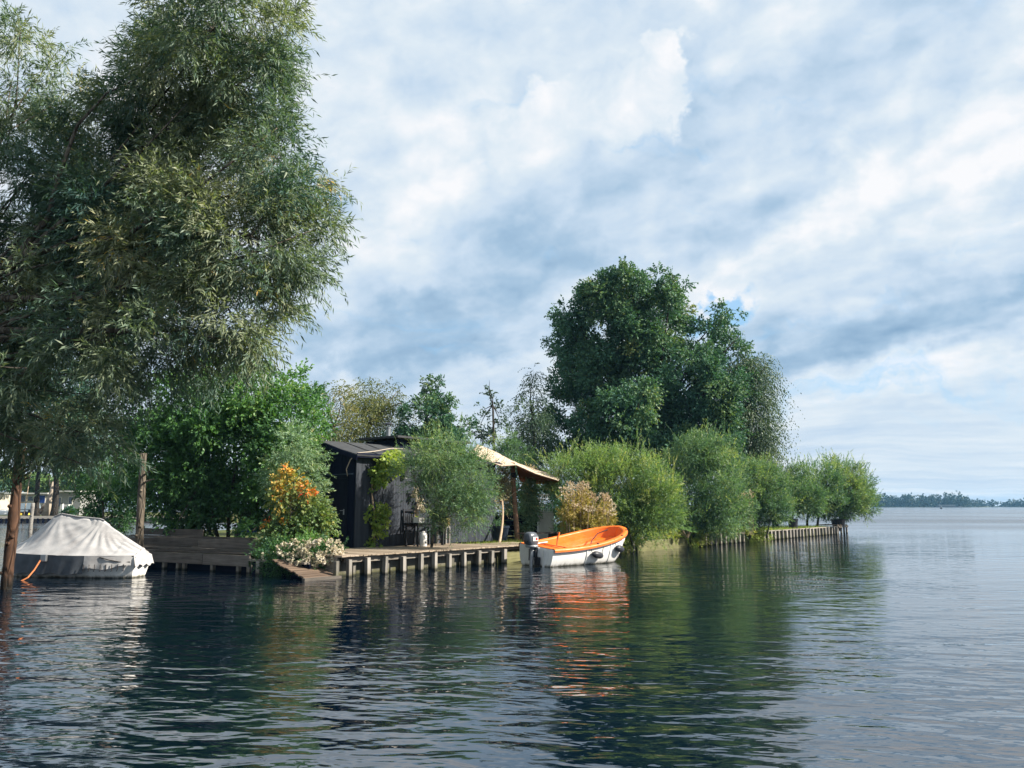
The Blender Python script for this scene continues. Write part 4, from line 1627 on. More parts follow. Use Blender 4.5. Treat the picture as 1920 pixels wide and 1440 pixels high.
def post(name, label, foot, top, r0, r1, mat, stubs=0):
    t = thing(name, label, 'post', foot)
    pts = bend(Vector(foot) - Vector((0, 0, 1.3)), top, 12, .006)
    rr = [(r0 + (r1 - r0) * i / 12) * random.uniform(.9, 1.10) for i in range(13)]
    MB().tube([p - Vector(foot) for p in pts], rr, 14).build('shaft', mat, t, smooth=True)
    for k in range(stubs):
        f = .72 + .15 * k / max(1, stubs)
        p = Vector(foot).lerp(Vector(top), f) - Vector(foot)
        a_ = random.uniform(-.6, .9)
        MB().tube([p, p + Vector((.22 * math.cos(a_), -.12, .10)), p + Vector((.50 * math.cos(a_), -.18, .16 + .12 * math.sin(k)))], [.035, .028, .012], 6).build('stub_branch', mat, t)
    for k in range(4):
        f = random.uniform(.1, .7)
        p = Vector(foot).lerp(Vector(top), f) - Vector(foot)
        a_ = random.uniform(3.4, 5.8)
        MB().lathe([(.05, -.03), (.035, .02), (.01, .035)], p + Vector((math.cos(a_), math.sin(a_), 0)) * r0 * .86, 7, Vector((math.cos(a_), math.sin(a_), .1)).to_track_quat('Z', 'Y').to_matrix()).build('knot', mat, t, smooth=True)
    return t


f0 = on(9, 1106, 0)
post('mooring_post', 'thick red-brown bark post rising from the water left of the covered boat', f0, at(40, 835, f0.y + .05), .125, .105, BARKR, 5)
f1 = on(259, 1064, 0)
post('mooring_post', 'grey-brown bark post at the right end of the covered boat', f1, at(269, 850, f1.y + .1), .135, .10, BARKW, 2)
f2 = on(57, 1000, 0)
post('mooring_post', 'thin grey pile standing in the channel behind the covered boat', f2, at(62, 943, f2.y), .13, .11, mat_wood('pile_two_tone', (0.05, 0.05, 0.05), (0.30, 0.28, 0.25)), 0)

# reed-thin sticks in the channel
for px0, py0, px1, py1, lab in ((30, 1012, 38, 967, 'bare stick poking out of the channel beside the red-brown post'), (39, 995, 43, 978, 'short bare stick in the channel right of the red-brown post')):
    a0 = on(px0, py0, 0)
    tag(MB().tube([a0 - Vector((0, 0, .3)), a0.lerp(at(px1, py1, a0.y), .5) + Vector((.05, 0, 0)), at(px1, py1, a0.y)], .02, 5).build('stick', BARK), lab, 'stick')

# ------------------------------------------------------------------ far things on the lake
bu = thing('marker_buoy', 'tiny dark buoy far out on the open lake', 'buoy', on(1765, 954.2, 0))
MB().lathe([(.35, -.2), (.5, .1), (.5, .55), (.3, .8), (.08, .9), (.08, 1.3)], (0, 0, 0), 10).build('float', BLACK, bu, smooth=True)
MB().lathe([(.16, 1.3), (.18, 1.5), (.05, 1.6)], (0, 0, 0), 8).build('topmark', WHITE, bu)
fbp = Vector((455, 850, 0))
fbo = thing('lake_barge', 'long low dark boat lying off the far wooded shore', 'boat', fbp, R(4))
MB().prism([(-14, -2), (12, -2), (16, 0), (12, 2), (-14, 2)], -.3, 1.2).build('hull', BLACK, fbo)
MB().box((-1, 0, 1.9), (18, 3, 1.4)).build('cabin', mat_plain('dull_cabin', (.16, .17, .18)), fbo)
MB().box((-1, 0, 2.66), (19, 3.4, .12)).build('roof', STEEL, fbo)
# ------------------------------------------------------------------ camp on the far bank of the channel
CONC = mat_plain('pale_quay_cap', (0.50, 0.45, 0.38), (0.40, 0.36, 0.30), rough=.9)
cq = thing('camp_quay', 'pale capped timber quay wall of the camp bank', 'quay', (-58, 83.6, 0), math.atan2(1.3, 20))
plank('cap', (-40, 0, .66), (26, 0, .66), .5, .14, CONC, cq, jit=0)
plank('cap_board', (-40, -.22, .52), (26, -.22, .52), .06, .14, CONC, cq, jit=0)
pb_ = MB()
x = -8
while x < 18:
    pb_.box((x, -.2, .0), (.16, .16, 1.0))
    x += .52
pb_.build('quay_post', W_DARK, cq, kind='stuff')
plank('sheeting', (-40, -.02, .1), (26, -.02, .1), .06, .86, mat_plain('brown_grey_sheeting', (.24, .20, .17), rough=.9), cq, jit=0)

CREAM = mat_plain('cream_render', (0.52, 0.47, 0.38), (0.45, 0.40, 0.32), rough=.85)
GREYR = mat_plain('grey_render', (0.32, 0.32, 0.30), (0.26, 0.26, 0.25), rough=.85)
WHR = mat_plain('white_roof_edge', (0.68, 0.66, 0.60), rough=.6)
BLUEP = mat_plain('blue_door_paint', (0.02, 0.07, 0.30), (0.016, 0.055, 0.24), rough=.5)
GLASS = mat_plain('dark_window_glass', (0.03, 0.045, 0.07), (0.05, 0.07, 0.10), rough=.1, spec=.6)


def bungalow(label, px0, px1, Y, roof_py, wall, openings, depth=6):
    a0, a1 = at(px0, roof_py, Y), at(px1, roof_py, Y)
    L = a1.x - a0.x
    z0 = .62
    Hh = a0.z - z0
    t = thing('bungalow', label, 'bungalow', (a0.x, Y, z0))
    MB().box((L / 2, depth / 2, Hh / 2 - .1), (L, depth, Hh - .2)).build('wall', wall, t)
    MB().box((L / 2, depth / 2 - .25, Hh - .09), (L + .7, depth + 1.1, .18)).build('roof', WHR, t)
    for (p0, p1, q0, q1, mt, nm) in openings:
        o0, o1 = at(p0, q1, Y), at(p1, q0, Y)
        cx, cz = (o0.x + o1.x) / 2 - a0.x, (o0.z + o1.z) / 2 - z0
        w_, h_ = o1.x - o0.x, o1.z - o0.z
        fr = MB().box((cx, -.03, cz), (w_ + .14, .06, h_ + .14)).build(nm, WHR, t)
        MB().box((cx, -.07, cz), (w_, .03, h_)).build('pane' if nm == 'window' else 'leaf', mt, fr)
    return t


bungalow('low cream bungalow with blue door and flat white roof', 20, 91, 104, 924, CREAM,
         [(35, 48, 929, 941, GLASS, 'window'), (53, 63, 931, 939, GLASS, 'window'), (66, 71, 930, 943, BLUEP, 'door'), (73, 85, 929, 943, BLUEP, 'door')])
bungalow('grey bungalow with jutting white roof right of the dead trunk', 107, 152, 101, 920, GREYR,
         [(110, 115, 933, 950, GLASS, 'window'), (129, 136, 932, 945, GLASS, 'window')])
bungalow('plain low cabin mostly hidden behind the left trees', -120, -4, 112, 922, CREAM, [(-90, -70, 930, 944, GLASS, 'window'), (-40, -25, 930, 944, GLASS, 'window')])

# lawn furniture: picnic table, tent, tarpaulined trailer, cabinet, post
gz = .62
pt_ = Vector((at(44, 950, 90).x, 90, gz))
t = thing('picnic_table', 'dark picnic table on the far lawn before the blue-grey trailer', 'table', pt_, R(8))
MB().box((0, 0, .74), (1.9, .8, .06)).build('tabletop', W_DARK, t)
for sx in (-1, 1):
    MB().bar((sx * .7, -.6, 0), (sx * .6, .0, .74), .1, .06).build('leg', W_DARK, t)
    MB().bar((sx * .7, .6, 0), (sx * .6, .0, .74), .1, .06).build('leg', W_DARK, t)
for sy in (-1, 1):
    MB().box((0, sy * .75, .45), (1.9, .28, .05)).build('bench', W_DARK, t)
YEL = mat_plain('yellow_canvas', (0.70, 0.50, 0.06), rough=.7)
tp = Vector((at(37, 950, 95).x, 95, gz))
t = thing('small_tent', 'small yellow tent by the cream bungalow', 'tent', tp)
MB().add([(-1.0, -.8, 0), (1.0, -.8, 0), (1.0, .8, 0), (-1.0, .8, 0), (-.5, 0, 1.25), (.5, 0, 1.25)], [(0, 1, 5, 4), (2, 3, 4, 5), (1, 2, 5), (3, 0, 4), (3, 2, 1, 0)])
b = MB()
b.add([(-1.0, -.8, .1), (1.0, -.8, .1), (1.0, .8, .1), (-1.0, .8, .1), (-.5, 0, 1.5), (.5, 0, 1.5)], [(0, 1, 5, 4), (2, 3, 4, 5), (1, 2, 5), (3, 0, 4), (3, 2, 1, 0)])
b.build('fly_sheet', YEL, t)
MB().tube([(-.55, 0, 1.52), (.55, 0, 1.52)], .05, 6).build('ridge_pole', BARK, t)
BLG = mat_plain('blue_grey_tarp', (0.22, 0.28, 0.32), (0.17, 0.22, 0.26), rough=.6)
tp = Vector((at(54, 945, 92).x, 92, gz))
t = thing('covered_trailer', 'blue-grey tarpaulin over a small trailer on the far lawn', 'trailer', tp)
b = MB()
b.add([(-1.1, -.7, .5), (1.1, -.7, .5), (1.1, .7, .5), (-1.1, .7, .5), (-.7, -.3, 1.45), (1.0, -.3, 1.5), (1.0, .4, 1.5), (-.7, .4, 1.45)],
      [(0, 1, 5, 4), (1, 2, 6, 5), (2, 3, 7, 6), (3, 0, 4, 7), (4, 5, 6, 7)])
b.build('tarpaulin', BLG, t)
MB().box((0, 0, .42), (2.3, 1.4, .14)).build('chassis', BLACK, t)
for sy in (-1, 1):
    MB().lathe([(.28, -.08), (.28, .08)], (.1, sy * .74, .28), 14, Matrix.Rotation(R(90), 3, 'X')).build('wheel', BLACK, t)
tp = Vector((at(124, 950, 93).x, 93, gz))
t = thing('garden_cabinet', 'white garden cabinet before the grey bungalow', 'cabinet', tp)
MB().box((0, 0, .65), (.85, .6, 1.3)).build('carcass', WHITE, t)
MB().box((0, -.31, .9), (.55, .03, .4)).build('pane', GREYR, t)
tp = Vector((at(116, 950, 92).x, 92, gz))
t = thing('post_box', 'slim white post beside the white garden cabinet', 'post', tp)
MB().box((0, 0, .7), (.28, .28, 1.4)).build('shaft', WHITE, t)
MB().box((0, 0, 1.44), (.36, .36, .08)).build('cap', BLACK, t)
tp = Vector((at(4, 953, 90).x, 90, gz))
t = thing('beached_boat', 'white hull lying on the far lawn left of the red-brown post', 'boat', tp, R(5))
P = []
for i in range(13):
    u = i / 12
    P.append([(-1.5 + 3 * u, (.7 * math.sin(math.pi * min(.98, max(.02, u))) ** .6) * math.cos(a_), .1 + .62 * math.sin(a_) * (.5 + .5 * math.sin(math.pi * u))) for a_ in [math.pi * k / 10 for k in range(11)]])
MB().grid(P).build('hull', WHITE, t, smooth=True, thick=.03)
MB().tube([(-1.4, 0, .45), (0, 0, .75), (1.4, 0, .45)], .035, 6).build('keel', WHITE, t)

# heap of cut logs
LOG = mat_plain('cut_log_wood', (0.50, 0.38, 0.28), (0.30, 0.21, 0.15), scale=3, rough=.9)
lp = Vector((at(83, 955, 87.5).x, 87.5, gz))
t = thing('log_pile', 'heap of pale cut logs at the foot of the dead trunk', 'log pile', lp)
random.seed(3)
for k in range(70):
    lv = random.random()
    x_ = random.gauss(0, .62)
    h_ = max(.1, 1.15 * math.exp(-(x_ / .85) ** 2)) * math.sqrt(random.random())
    y_ = -.5 * (1 - h_ / 1.3) + random.uniform(0, .5)
    a_ = random.uniform(-.9, .9)
    r_ = random.uniform(.07, .13)
    L_ = random.uniform(.3, .5)
    d_ = Vector((math.sin(a_), -math.cos(a_), random.uniform(-.3, .3))) * L_ / 2
    c_ = Vector((x_, y_, h_ + .06))
    MB().tube([c_ - d_, c_ + d_], r_, 7).build('log', LOG, t)

# dead pale trunk
DEADW = mat_wood('bleached_dead_wood', (0.30, 0.24, 0.18), (0.62, 0.54, 0.44), grain=.4, bmp=.9)
dp = Vector((at(88, 955, 87).x, 87.0, gz))
t = thing('dead_tree', 'bleached leaning dead trunk beside the log heap', 'tree', dp)
top = at(100, 903, 87) - dp
MB().tube([Vector((-.05, 0, -.3)), top * .35 + Vector((-.02, 0, 0)), top * .7 + Vector((.1, 0, 0)), top], [.46, .36, .28, .12], 12).build('trunk', DEADW, t, smooth=True)
MB().tube([top * .72, top * .9 + Vector((-.35, 0, .3)), top + Vector((-.5, 0, .55))], [.13, .07, .03], 7).build('branch', DEADW, t)
MB().tube([top * .85, top + Vector((.15, 0, .45))], [.10, .03], 7).build('branch', DEADW, t)
# leaning mast
mp = Vector((at(46, 952, 88).x, 88, gz))
mt = at(56, 893, 88) - mp
t = thing('flag_mast', 'thin pale leaning mast on the far lawn', 'mast', mp)
MB().tube([Vector((0, 0, -.2)), mt], [.06, .045], 7).build('shaft', PALE, t)
MB().box(mt * .98, (.3, .05, .12)).build('truck', WHITE, t)
# ------------------------------------------------------------------ leaf materials
L_WILLOW = mat_leaf('willow_leaf', [(0.0, (0.020, 0.046, 0.040)), (0.35, (0.046, 0.074, 0.054)), (0.6, (0.090, 0.108, 0.068)), (0.93, (0.135, 0.14, 0.085)), (0.985, (0.24, 0.16, 0.05)), (1.0, (0.34, 0.21, 0.05))], trans=.3, rough=.5, spec=.3)
L_HAZEL = mat_leaf('bush_leaf', [(0.0, (0.014, 0.038, 0.022)), (0.45, (0.036, 0.080, 0.030)), (0.75, (0.058, 0.120, 0.034)), (1.0, (0.12, 0.16, 0.045))], trans=.35, rough=.45, spec=.3)
L_ALDER = mat_leaf('alder_leaf', [(0.0, (0.016, 0.044, 0.034)), (0.5, (0.030, 0.068, 0.042)), (0.8, (0.065, 0.10, 0.042)), (1.0, (0.13, 0.13, 0.04))], trans=.22, rough=.55, spec=.2)
L_SALLOW = mat_leaf('yellow_green_willow_leaf', [(0.0, (0.028, 0.062, 0.036)), (0.5, (0.078, 0.122, 0.050)), (0.8, (0.125, 0.158, 0.060)), (1.0, (0.21, 0.20, 0.085))], trans=.35)
L_GREYW = mat_leaf('blue_green_willow_leaf', [(0.0, (0.022, 0.052, 0.040)), (0.5, (0.055, 0.098, 0.056)), (0.85, (0.11, 0.145, 0.062)), (1.0, (0.19, 0.20, 0.08))], trans=.32)
L_BIRCH = mat_leaf('birch_leaf', [(0.0, (0.035, 0.05, 0.025)), (0.5, (0.085, 0.10, 0.036)), (0.8, (0.13, 0.13, 0.05)), (1.0, (0.24, 0.18, 0.07))], trans=.3, gain=1.5)
L_DBIRCH = mat_leaf('dark_birch_leaf', [(0.0, (0.018, 0.034, 0.026)), (0.5, (0.036, 0.058, 0.038)), (1.0, (0.08, 0.095, 0.05))], trans=.2)
L_CREEP = mat_leaf('creeper_leaf', [(0.0, (0.04, 0.085, 0.035)), (0.4, (0.11, 0.17, 0.06)), (0.62, (0.25, 0.26, 0.08)), (0.75, (0.50, 0.30, 0.06)), (0.88, (0.62, 0.17, 0.035)), (1.0, (0.55, 0.05, 0.03))], trans=.3, gain=1.15)
L_ELDER = mat_leaf('grey_green_pinnate_leaf', [(0.0, (0.04, 0.075, 0.045)), (0.5, (0.09, 0.14, 0.085)), (0.85, (0.16, 0.19, 0.10)), (1.0, (0.30, 0.24, 0.11))], trans=.28)
L_VINE = mat_leaf('vine_leaf', [(0.0, (0.06, 0.12, 0.03)), (0.5, (0.20, 0.28, 0.05)), (1.0, (0.40, 0.42, 0.12))], trans=.35, gain=1.2)
L_DRY = mat_leaf('dry_olive_leaf', [(0.0, (0.05, 0.05, 0.03)), (0.5, (0.13, 0.12, 0.07)), (1.0, (0.26, 0.20, 0.11))], trans=.25)
L_PETAL = mat_leaf('cream_petal', [(0.0, (0.48, 0.42, 0.28)), (0.5, (0.68, 0.63, 0.48)), (1.0, (0.78, 0.70, 0.60))], trans=.3, tcol=(1, 1, .9), gain=1.0)
L_SEED = mat_leaf('tall_flower_head', [(0.0, (0.40, 0.28, 0.16)), (0.5, (0.58, 0.46, 0.30)), (1.0, (0.76, 0.70, 0.55))], trans=.3, tcol=(1, 1, .9), gain=1.0)
L_WEED = mat_leaf('tall_weed_leaf', [(0.0, (0.09, 0.085, 0.025)), (0.5, (0.22, 0.18, 0.05)), (1.0, (0.40, 0.29, 0.10))], trans=.35, gain=1.25)
L_GRASS = mat_leaf('grass_blade', [(0.0, (0.05, 0.075, 0.02)), (0.5, (0.12, 0.16, 0.04)), (1.0, (0.25, 0.23, 0.08))], trans=.35)


def gz_(v, z=.42):
    v = Vector(v)
    return Vector((v.x, v.y, z))


# ------------------------------------------------------------------ the old willow on the near bank
random.seed(21)
W1 = [(400, 55, 150, 105), (310, 170, 130, 95, .55), (450, 185, 115, 100), (535, 105, 30, 75), (520, 300, 62, 100, .45), (380, 320, 140, 110), (255, 325, 110, 100, .4),
      (560, 395, 60, 62, .42), (606, 425, 34, 48, .42), (622, 345, 14, 48, .4), (470, 440, 125, 100), (330, 460, 130, 110, .6), (205, 470, 110, 110, .4), (425, 575, 100, 82, .62), (505, 545, 46, 52, .42),
      (330, 610, 120, 82), (470, 650, 42, 42, .42), (205, 640, 120, 90, .36), (400, 690, 50, 28, .5), (260, 705, 60, 40, .36)]
W2 = [(85, 600, 120, 120, .32, 1.2), (60, 450, 100, 90, .36, 1.2), (50, 330, 110, 100, .42, 1), (20, 160, 75, 100, .5, 1), (95, 200, 60, 70, .5, .8), (38, 60, 26, 48, .5, .6), (105, 100, 30, 34, .5, .8), (165, 225, 60, 46, .42, .6),
      (140, 370, 90, 80, .36, 1), (30, 540, 60, 60, .62, -1.0), (50, 690, 60, 46, .6, -.8), (70, 780, 100, 70, .34, .5), (175, 740, 70, 60, .34, .6), (60, 822, 90, 36, .4, .4), (150, 810, 60, 44, .5, -.2), (208, 835, 34, 44, .45, 0),
      (150, 868, 30, 26, .42, -.2), (-110, 180, 90, 110, .45), (-130, 480, 100, 120, .4), (-90, 740, 80, 80, .4), (10, 760, 50, 50, .6, -1.0), (14, 835, 50, 30, .4, .6), (-30, 640, 70, 90, .4)]
cl = px_clumps(W1, 12.2, .9, .95, .5) + px_clumps(W2, 12.2, .7, 1.0, .45)
wb = Vector((-10.6, 11.6, .42))
plant('willow_tree', 'large willow with long narrow leaves filling the upper left', 'tree', wb, cl, L_WILLOW, BARK, 270000, .122, .021, trunk_r=.36, fork=(-9.7, 12.0, 3.6),
      limb_r=.032, per_twig=11, twig=.40, up=.12, droop=.22, leafdroop=.35, out=.75, rnd=.65, per_sub=420, subr=(.17, .28), fill=.55, spread=.8, rosette=1.0, tint_sub=.16, tint_leaf=.07, upn=.5, twigs=.8)
# thicker visible limbs rising from the trunk, seen through the gaps in the leaves
wroot = [o for o in COL.objects if o.name == 'willow_tree'][0]
for pts in ([(-60, 560, 12.4), (40, 470, 12.3), (90, 410, 12.2), (110, 330, 12.0), (145, 235, 11.9), (200, 175, 11.9), (262, 145, 11.9)],
            [(20, 500, 12.3), (100, 430, 12.2), (160, 380, 12.1), (250, 300, 12.0), (350, 195, 11.9)],
            [(40, 480, 12.3), (110, 465, 12.1), (240, 440, 11.8), (400, 330, 11.6), (520, 240, 11.6)],
            [(0, 560, 12.3), (150, 560, 12.0), (300, 520, 11.8), (460, 480, 11.7), (590, 430, 11.7)],
            [(0, 620, 12.3), (180, 620, 12.0), (330, 620, 11.8), (440, 640, 11.7)]):
    P = [at(p[0], p[1], p[2] - .5) - wb for p in pts]
    k = len(P)
    MB().tube(P, [0.058 * (1 - .9 * i / (k - 1)) for i in range(k)], 8).build('branch', BARK, wroot, smooth=True)

# ------------------------------------------------------------------ island shrubs, left to right
def shrub(name, label, cat, px, Y, rows, mat, n, length, width, stems=4, r=.05, dy=.5, depth=.9, tint=.5, z=.42, bark=BARK, **kw):
    base = at(px, 1000, Y)
    base.z = z
    return plant(name, label, cat, base, px_clumps(rows, Y, dy, depth, tint), mat, bark, n, length, width, trunk_r=r, stems=stems, **kw)


BROAD = dict(per_twig=6, twig=.32, up=.25, droop=.1, leafdroop=.25, out=.6, rnd=.7, per_sub=220, subr=(.20, .34), fill=.5, rosette=.9, tint_sub=.16)
UPR = dict(per_twig=9, twig=.42, up=.45, droop=.05, leafdroop=.1, out=.75, rnd=.6, per_sub=200, subr=(.16, .28), fill=.58, spread=.75, rosette=.8, tint_sub=.2)

random.seed(31)
shrub('leafy_bush', 'big glossy green bush leaning over the old stepped quay', 'bush', 430, 26.6,
      [(365, 770, 85, 60, .5), (455, 745, 85, 55, .6), (530, 770, 60, 55, .65), (560, 725, 16, 40, .6), (505, 715, 16, 26, .6), (590, 790, 30, 50, .5), (310, 850, 75, 70, .4), (420, 850, 120, 90, .5), (535, 850, 72, 75, .62),
       (320, 935, 80, 50, .32), (430, 950, 110, 48, .30), (510, 930, 60, 60, .4), (270, 800, 40, 50, .4), (380, 710, 50, 26, .6), (330, 985, 30, 16, .35, -1.2), (395, 998, 20, 10, .4, -1.5), (470, 1000, 30, 16, .4, -1.5)], L_HAZEL, 105000, .115, .072, stems=6, r=.07, dy=.9, **BROAD)
shrub('shady_shrub', 'dull green shrub in shade behind the bark post', 'shrub', 205, 30,
      [(205, 930, 45, 50, .45), (185, 880, 40, 40, .55), (235, 870, 45, 50, .5), (230, 950, 40, 40, .3), (170, 940, 30, 40, .4)], L_HAZEL, 16000, .10, .055, stems=4, **BROAD)
shrub('pinnate_shrub', 'grey-green feathery shrub against the shaded hut gable', 'shrub', 580, 23.7,
      [(553, 838, 42, 34, .45), (580, 880, 30, 36, .5), (548, 895, 40, 40, .5), (586, 925, 18, 22, .6), (573, 960, 26, 40, .4), (600, 905, 12, 14, .6), (578, 1000, 28, 24, .45)], L_ELDER, 15000, .085, .026, stems=4, r=.03, dy=.3,
      per_twig=13, twig=.34, up=.2, droop=.25, leafdroop=.1, out=.9, rnd=.5, per_sub=110, subr=(.3, .5), fill=.4, spread=1.6)
shrub('red_creeper', 'creeper turning orange and red at its top beside the door', 'creeper', 540, 22.6,
      [(540, 902, 22, 18, .68), (572, 918, 18, 13, .84), (528, 935, 20, 20, .56), (558, 948, 28, 26, .40), (582, 985, 30, 34, .42), (548, 1000, 34, 30, .34), (516, 985, 18, 12, .82), (523, 1010, 28, 20, .3), (505, 1018, 10, 8, .8)],
      L_CREEP, 9500, .085, .070, stems=3, r=.03, dy=.2, tint_sub=.07, tint_leaf=.07, per_twig=5, twig=.22, up=.1, droop=.1, leafdroop=.5, out=.8, rnd=.6, per_sub=70, subr=(.3, .5), fill=.4)
fl_root = shrub('flowering_shrub', 'low shrub covered with cream flower heads at the water edge', 'shrub', 565, 21.5,
      [(550, 1040, 36, 24, .35), (595, 1040, 36, 26, .35), (570, 1060, 52, 14, .25), (500, 1050, 20, 22, .35), (615, 1048, 22, 18, .4)], L_HAZEL, 16000, .07, .035, stems=4, r=.015, dy=.15, **BROAD)
fb_ = fl_root.location
Q, tint, _ = leaves(px_clumps([(552, 1030, 32, 14, .5, -.4), (602, 1034, 36, 22, .6, -.45), (575, 1050, 44, 12, .5, -.45), (622, 1046, 20, 20, .8, -.3), (505, 1040, 12, 10, .4, -.2)], 21.5, .1), 8000, .055, .05, per_twig=9, twig=.03, per_sub=30, subr=(.10, .2), fill=.7, rnd=1.2, tint_sub=.25)
quads_object('blossom', Q, tint, L_PETAL, fl_root, fb_, kind='stuff')

# ------------------------------------------------------------------ trees behind the hut
random.seed(41)
DROOP = dict(per_twig=9, twig=.8, up=.1, droop=.7, leafdroop=.5, out=.6, rnd=.6, per_sub=90, subr=(.25, .42), fill=.35)


def tree(name, label, px, Y, rows, mat, bark, n, length, width, r, dy=.8, fork_py=None, tint=.5, group=None, twigs=.4, **kw):
    base = at(px, 960, Y)
    base.z = .42
    fk = at(px, fork_py, Y) if fork_py else None
    return plant(name, label, 'tree', base, px_clumps(rows, Y, dy, .9, tint), mat, bark, n, length, width, trunk_r=r, fork=fk, group=group, twigs=twigs, **kw)


tree('birch_tree', 'thin-leaved birch left of the hut roof against the small bright cloud', 625, 38, [(612, 755, 30, 30, .5), (640, 745, 22, 26, .7), (600, 790, 40, 36, .5), (650, 790, 30, 40, .6), (630, 820, 40, 26, .5), (590, 740, 14, 18, .5)],
     L_BIRCH, BARK, 7500, .09, .055, .10, fork_py=800, **DROOP)
tree('birch_tree', 'fuller olive birch with windswept right side above the hut roof', 690, 39.5, [(690, 750, 32, 32, .5), (720, 745, 30, 22, .4), (745, 735, 14, 12, .4), (680, 790, 45, 40, .55), (730, 785, 30, 40, .45), (660, 815, 40, 26, .6), (755, 755, 10, 14, .4)],
     L_BIRCH, BARK, 17000, .09, .055, .12, fork_py=800, **DROOP)
tree('young_oak', 'bushy dark green tree with a ragged top above the chimney', 800, 38.5, [(805, 718, 17, 22, .5), (797, 755, 26, 26, .5), (790, 790, 42, 34, .5), (832, 755, 26, 14, .5), (850, 748, 12, 12, .5), (850, 800, 30, 26, .5), (775, 820, 40, 26, .45), (820, 825, 45, 26, .45), (870, 800, 14, 14, .5)],
     L_ALDER, BARK_DARK, 17000, .13, .08, .15, fork_py=800, **BROAD)
tree('bare_tree', 'nearly leafless slender tree standing between the hut and the dark birch', 924, 42, [(918, 715, 5, 8, .3), (925, 740, 14, 14, .3), (905, 770, 12, 16, .3), (935, 775, 12, 16, .3), (900, 800, 16, 20, .3), (940, 800, 14, 16, .3), (920, 815, 20, 18, .3)],
     L_DBIRCH, BARK_DARK, 1300, .14, .09, .09, fork_py=760, twigs=1.0, limb_r=.035, **{**BROAD, 'per_sub': 26})
tree('dark_birch', 'tall narrow dark birch beside the great alder', 998, 44, [(1000, 705, 9, 18, .45), (1000, 740, 18, 26, .45), (995, 780, 28, 30, .45), (1000, 820, 34, 36, .45), (985, 860, 36, 34, .4), (1015, 860, 26, 34, .4), (1010, 770, 14, 20, .5)],
     L_DBIRCH, BARK_DARK, 15000, .11, .07, .12, fork_py=780, **DROOP)
tree('grey_willow', 'small grey-green willow below the dark birch', 955, 41, [(950, 835, 26, 24, .5), (962, 860, 30, 26, .5), (940, 870, 26, 26, .45), (975, 850, 14, 20, .5)], L_GREYW, BARK, 8000, .12, .03, .08, **UPR)

# ------------------------------------------------------------------ the great alder and the weeping birch
random.seed(51)
AL = [(1180, 562, 85, 46, .5), (1245, 535, 36, 30, .5), (1262, 515, 12, 18, .5), (1130, 555, 36, 28, .5), (1078, 585, 34, 26, .42), (1048, 592, 18, 18, .42), (1075, 640, 46, 36, .42), (1140, 620, 85, 56, .52), (1228, 615, 66, 56, .62), (1205, 650, 60, 50, .72, -2),
      (1352, 600, 34, 28, .48), (1368, 580, 20, 14, .48), (1325, 645, 44, 46, .45), (1385, 630, 12, 12, .45), (1368, 670, 34, 46, .45), (1060, 690, 36, 36, .42), (1100, 700, 62, 46, .42), (1180, 715, 76, 56, .5, -2.5), (1205, 745, 40, 40, .6, -4), (1285, 700, 60, 56, .42),
      (1335, 730, 50, 60, .55, -2), (1080, 765, 52, 50, .4), (1160, 790, 72, 46, .38), (1240, 790, 62, 50, .4), (1315, 800, 66, 56, .42), (1385, 740, 28, 50, .45), (1060, 830, 36, 36, .4), (1120, 840, 60, 32, .38), (1280, 850, 60, 40, .4), (1350, 830, 34, 50, .42), (1390, 780, 16, 36, .45), (1200, 850, 60, 30, .4)]
tree('alder_tree', 'great dark spreading alder towering over the island', 1222, 46, AL, L_ALDER, BARK_DARK, 200000, .15, .115, .52, dy=2.6, fork_py=800, limb_r=.09, twigs=.5,
     per_twig=6, twig=.5, up=.12, droop=.15, leafdroop=.3, out=.6, rnd=.8, per_sub=330, subr=(.17, .29), fill=.58, tint_sub=.13, rosette=.9)
tree('weeping_birch', 'weeping birch with hanging strands at the right side of the alder', 1405, 47.5, [(1412, 680, 26, 20, .55), (1434, 690, 12, 10, .5), (1425, 730, 22, 40, .5), (1440, 770, 10, 34, .5), (1412, 790, 26, 50, .5), (1425, 840, 22, 44, .5), (1405, 870, 26, 36, .45), (1395, 730, 26, 40, .55)],
     L_DBIRCH, BARK_DARK, 34000, .13, .06, .14, dy=.6, fork_py=740, per_twig=12, twig=1.3, up=-.2, droop=.9, leafdroop=.8, out=.35, rnd=.35, per_sub=110, subr=(.22, .4), fill=.35, spread=.5)

shrub('shady_shrub', 'dark shrub closing the view under the canopy behind the whitewashed cabinet', 'shrub', 1010, 39,
      [(985, 940, 40, 40, .35), (1025, 930, 40, 40, .35), (1060, 950, 36, 40, .35), (1000, 970, 46, 26, .3), (1045, 975, 40, 24, .3), (950, 950, 30, 34, .35), (920, 960, 30, 26, .3)], L_ALDER, 15000, .13, .08, stems=4, bark=BARK_DARK, **BROAD)
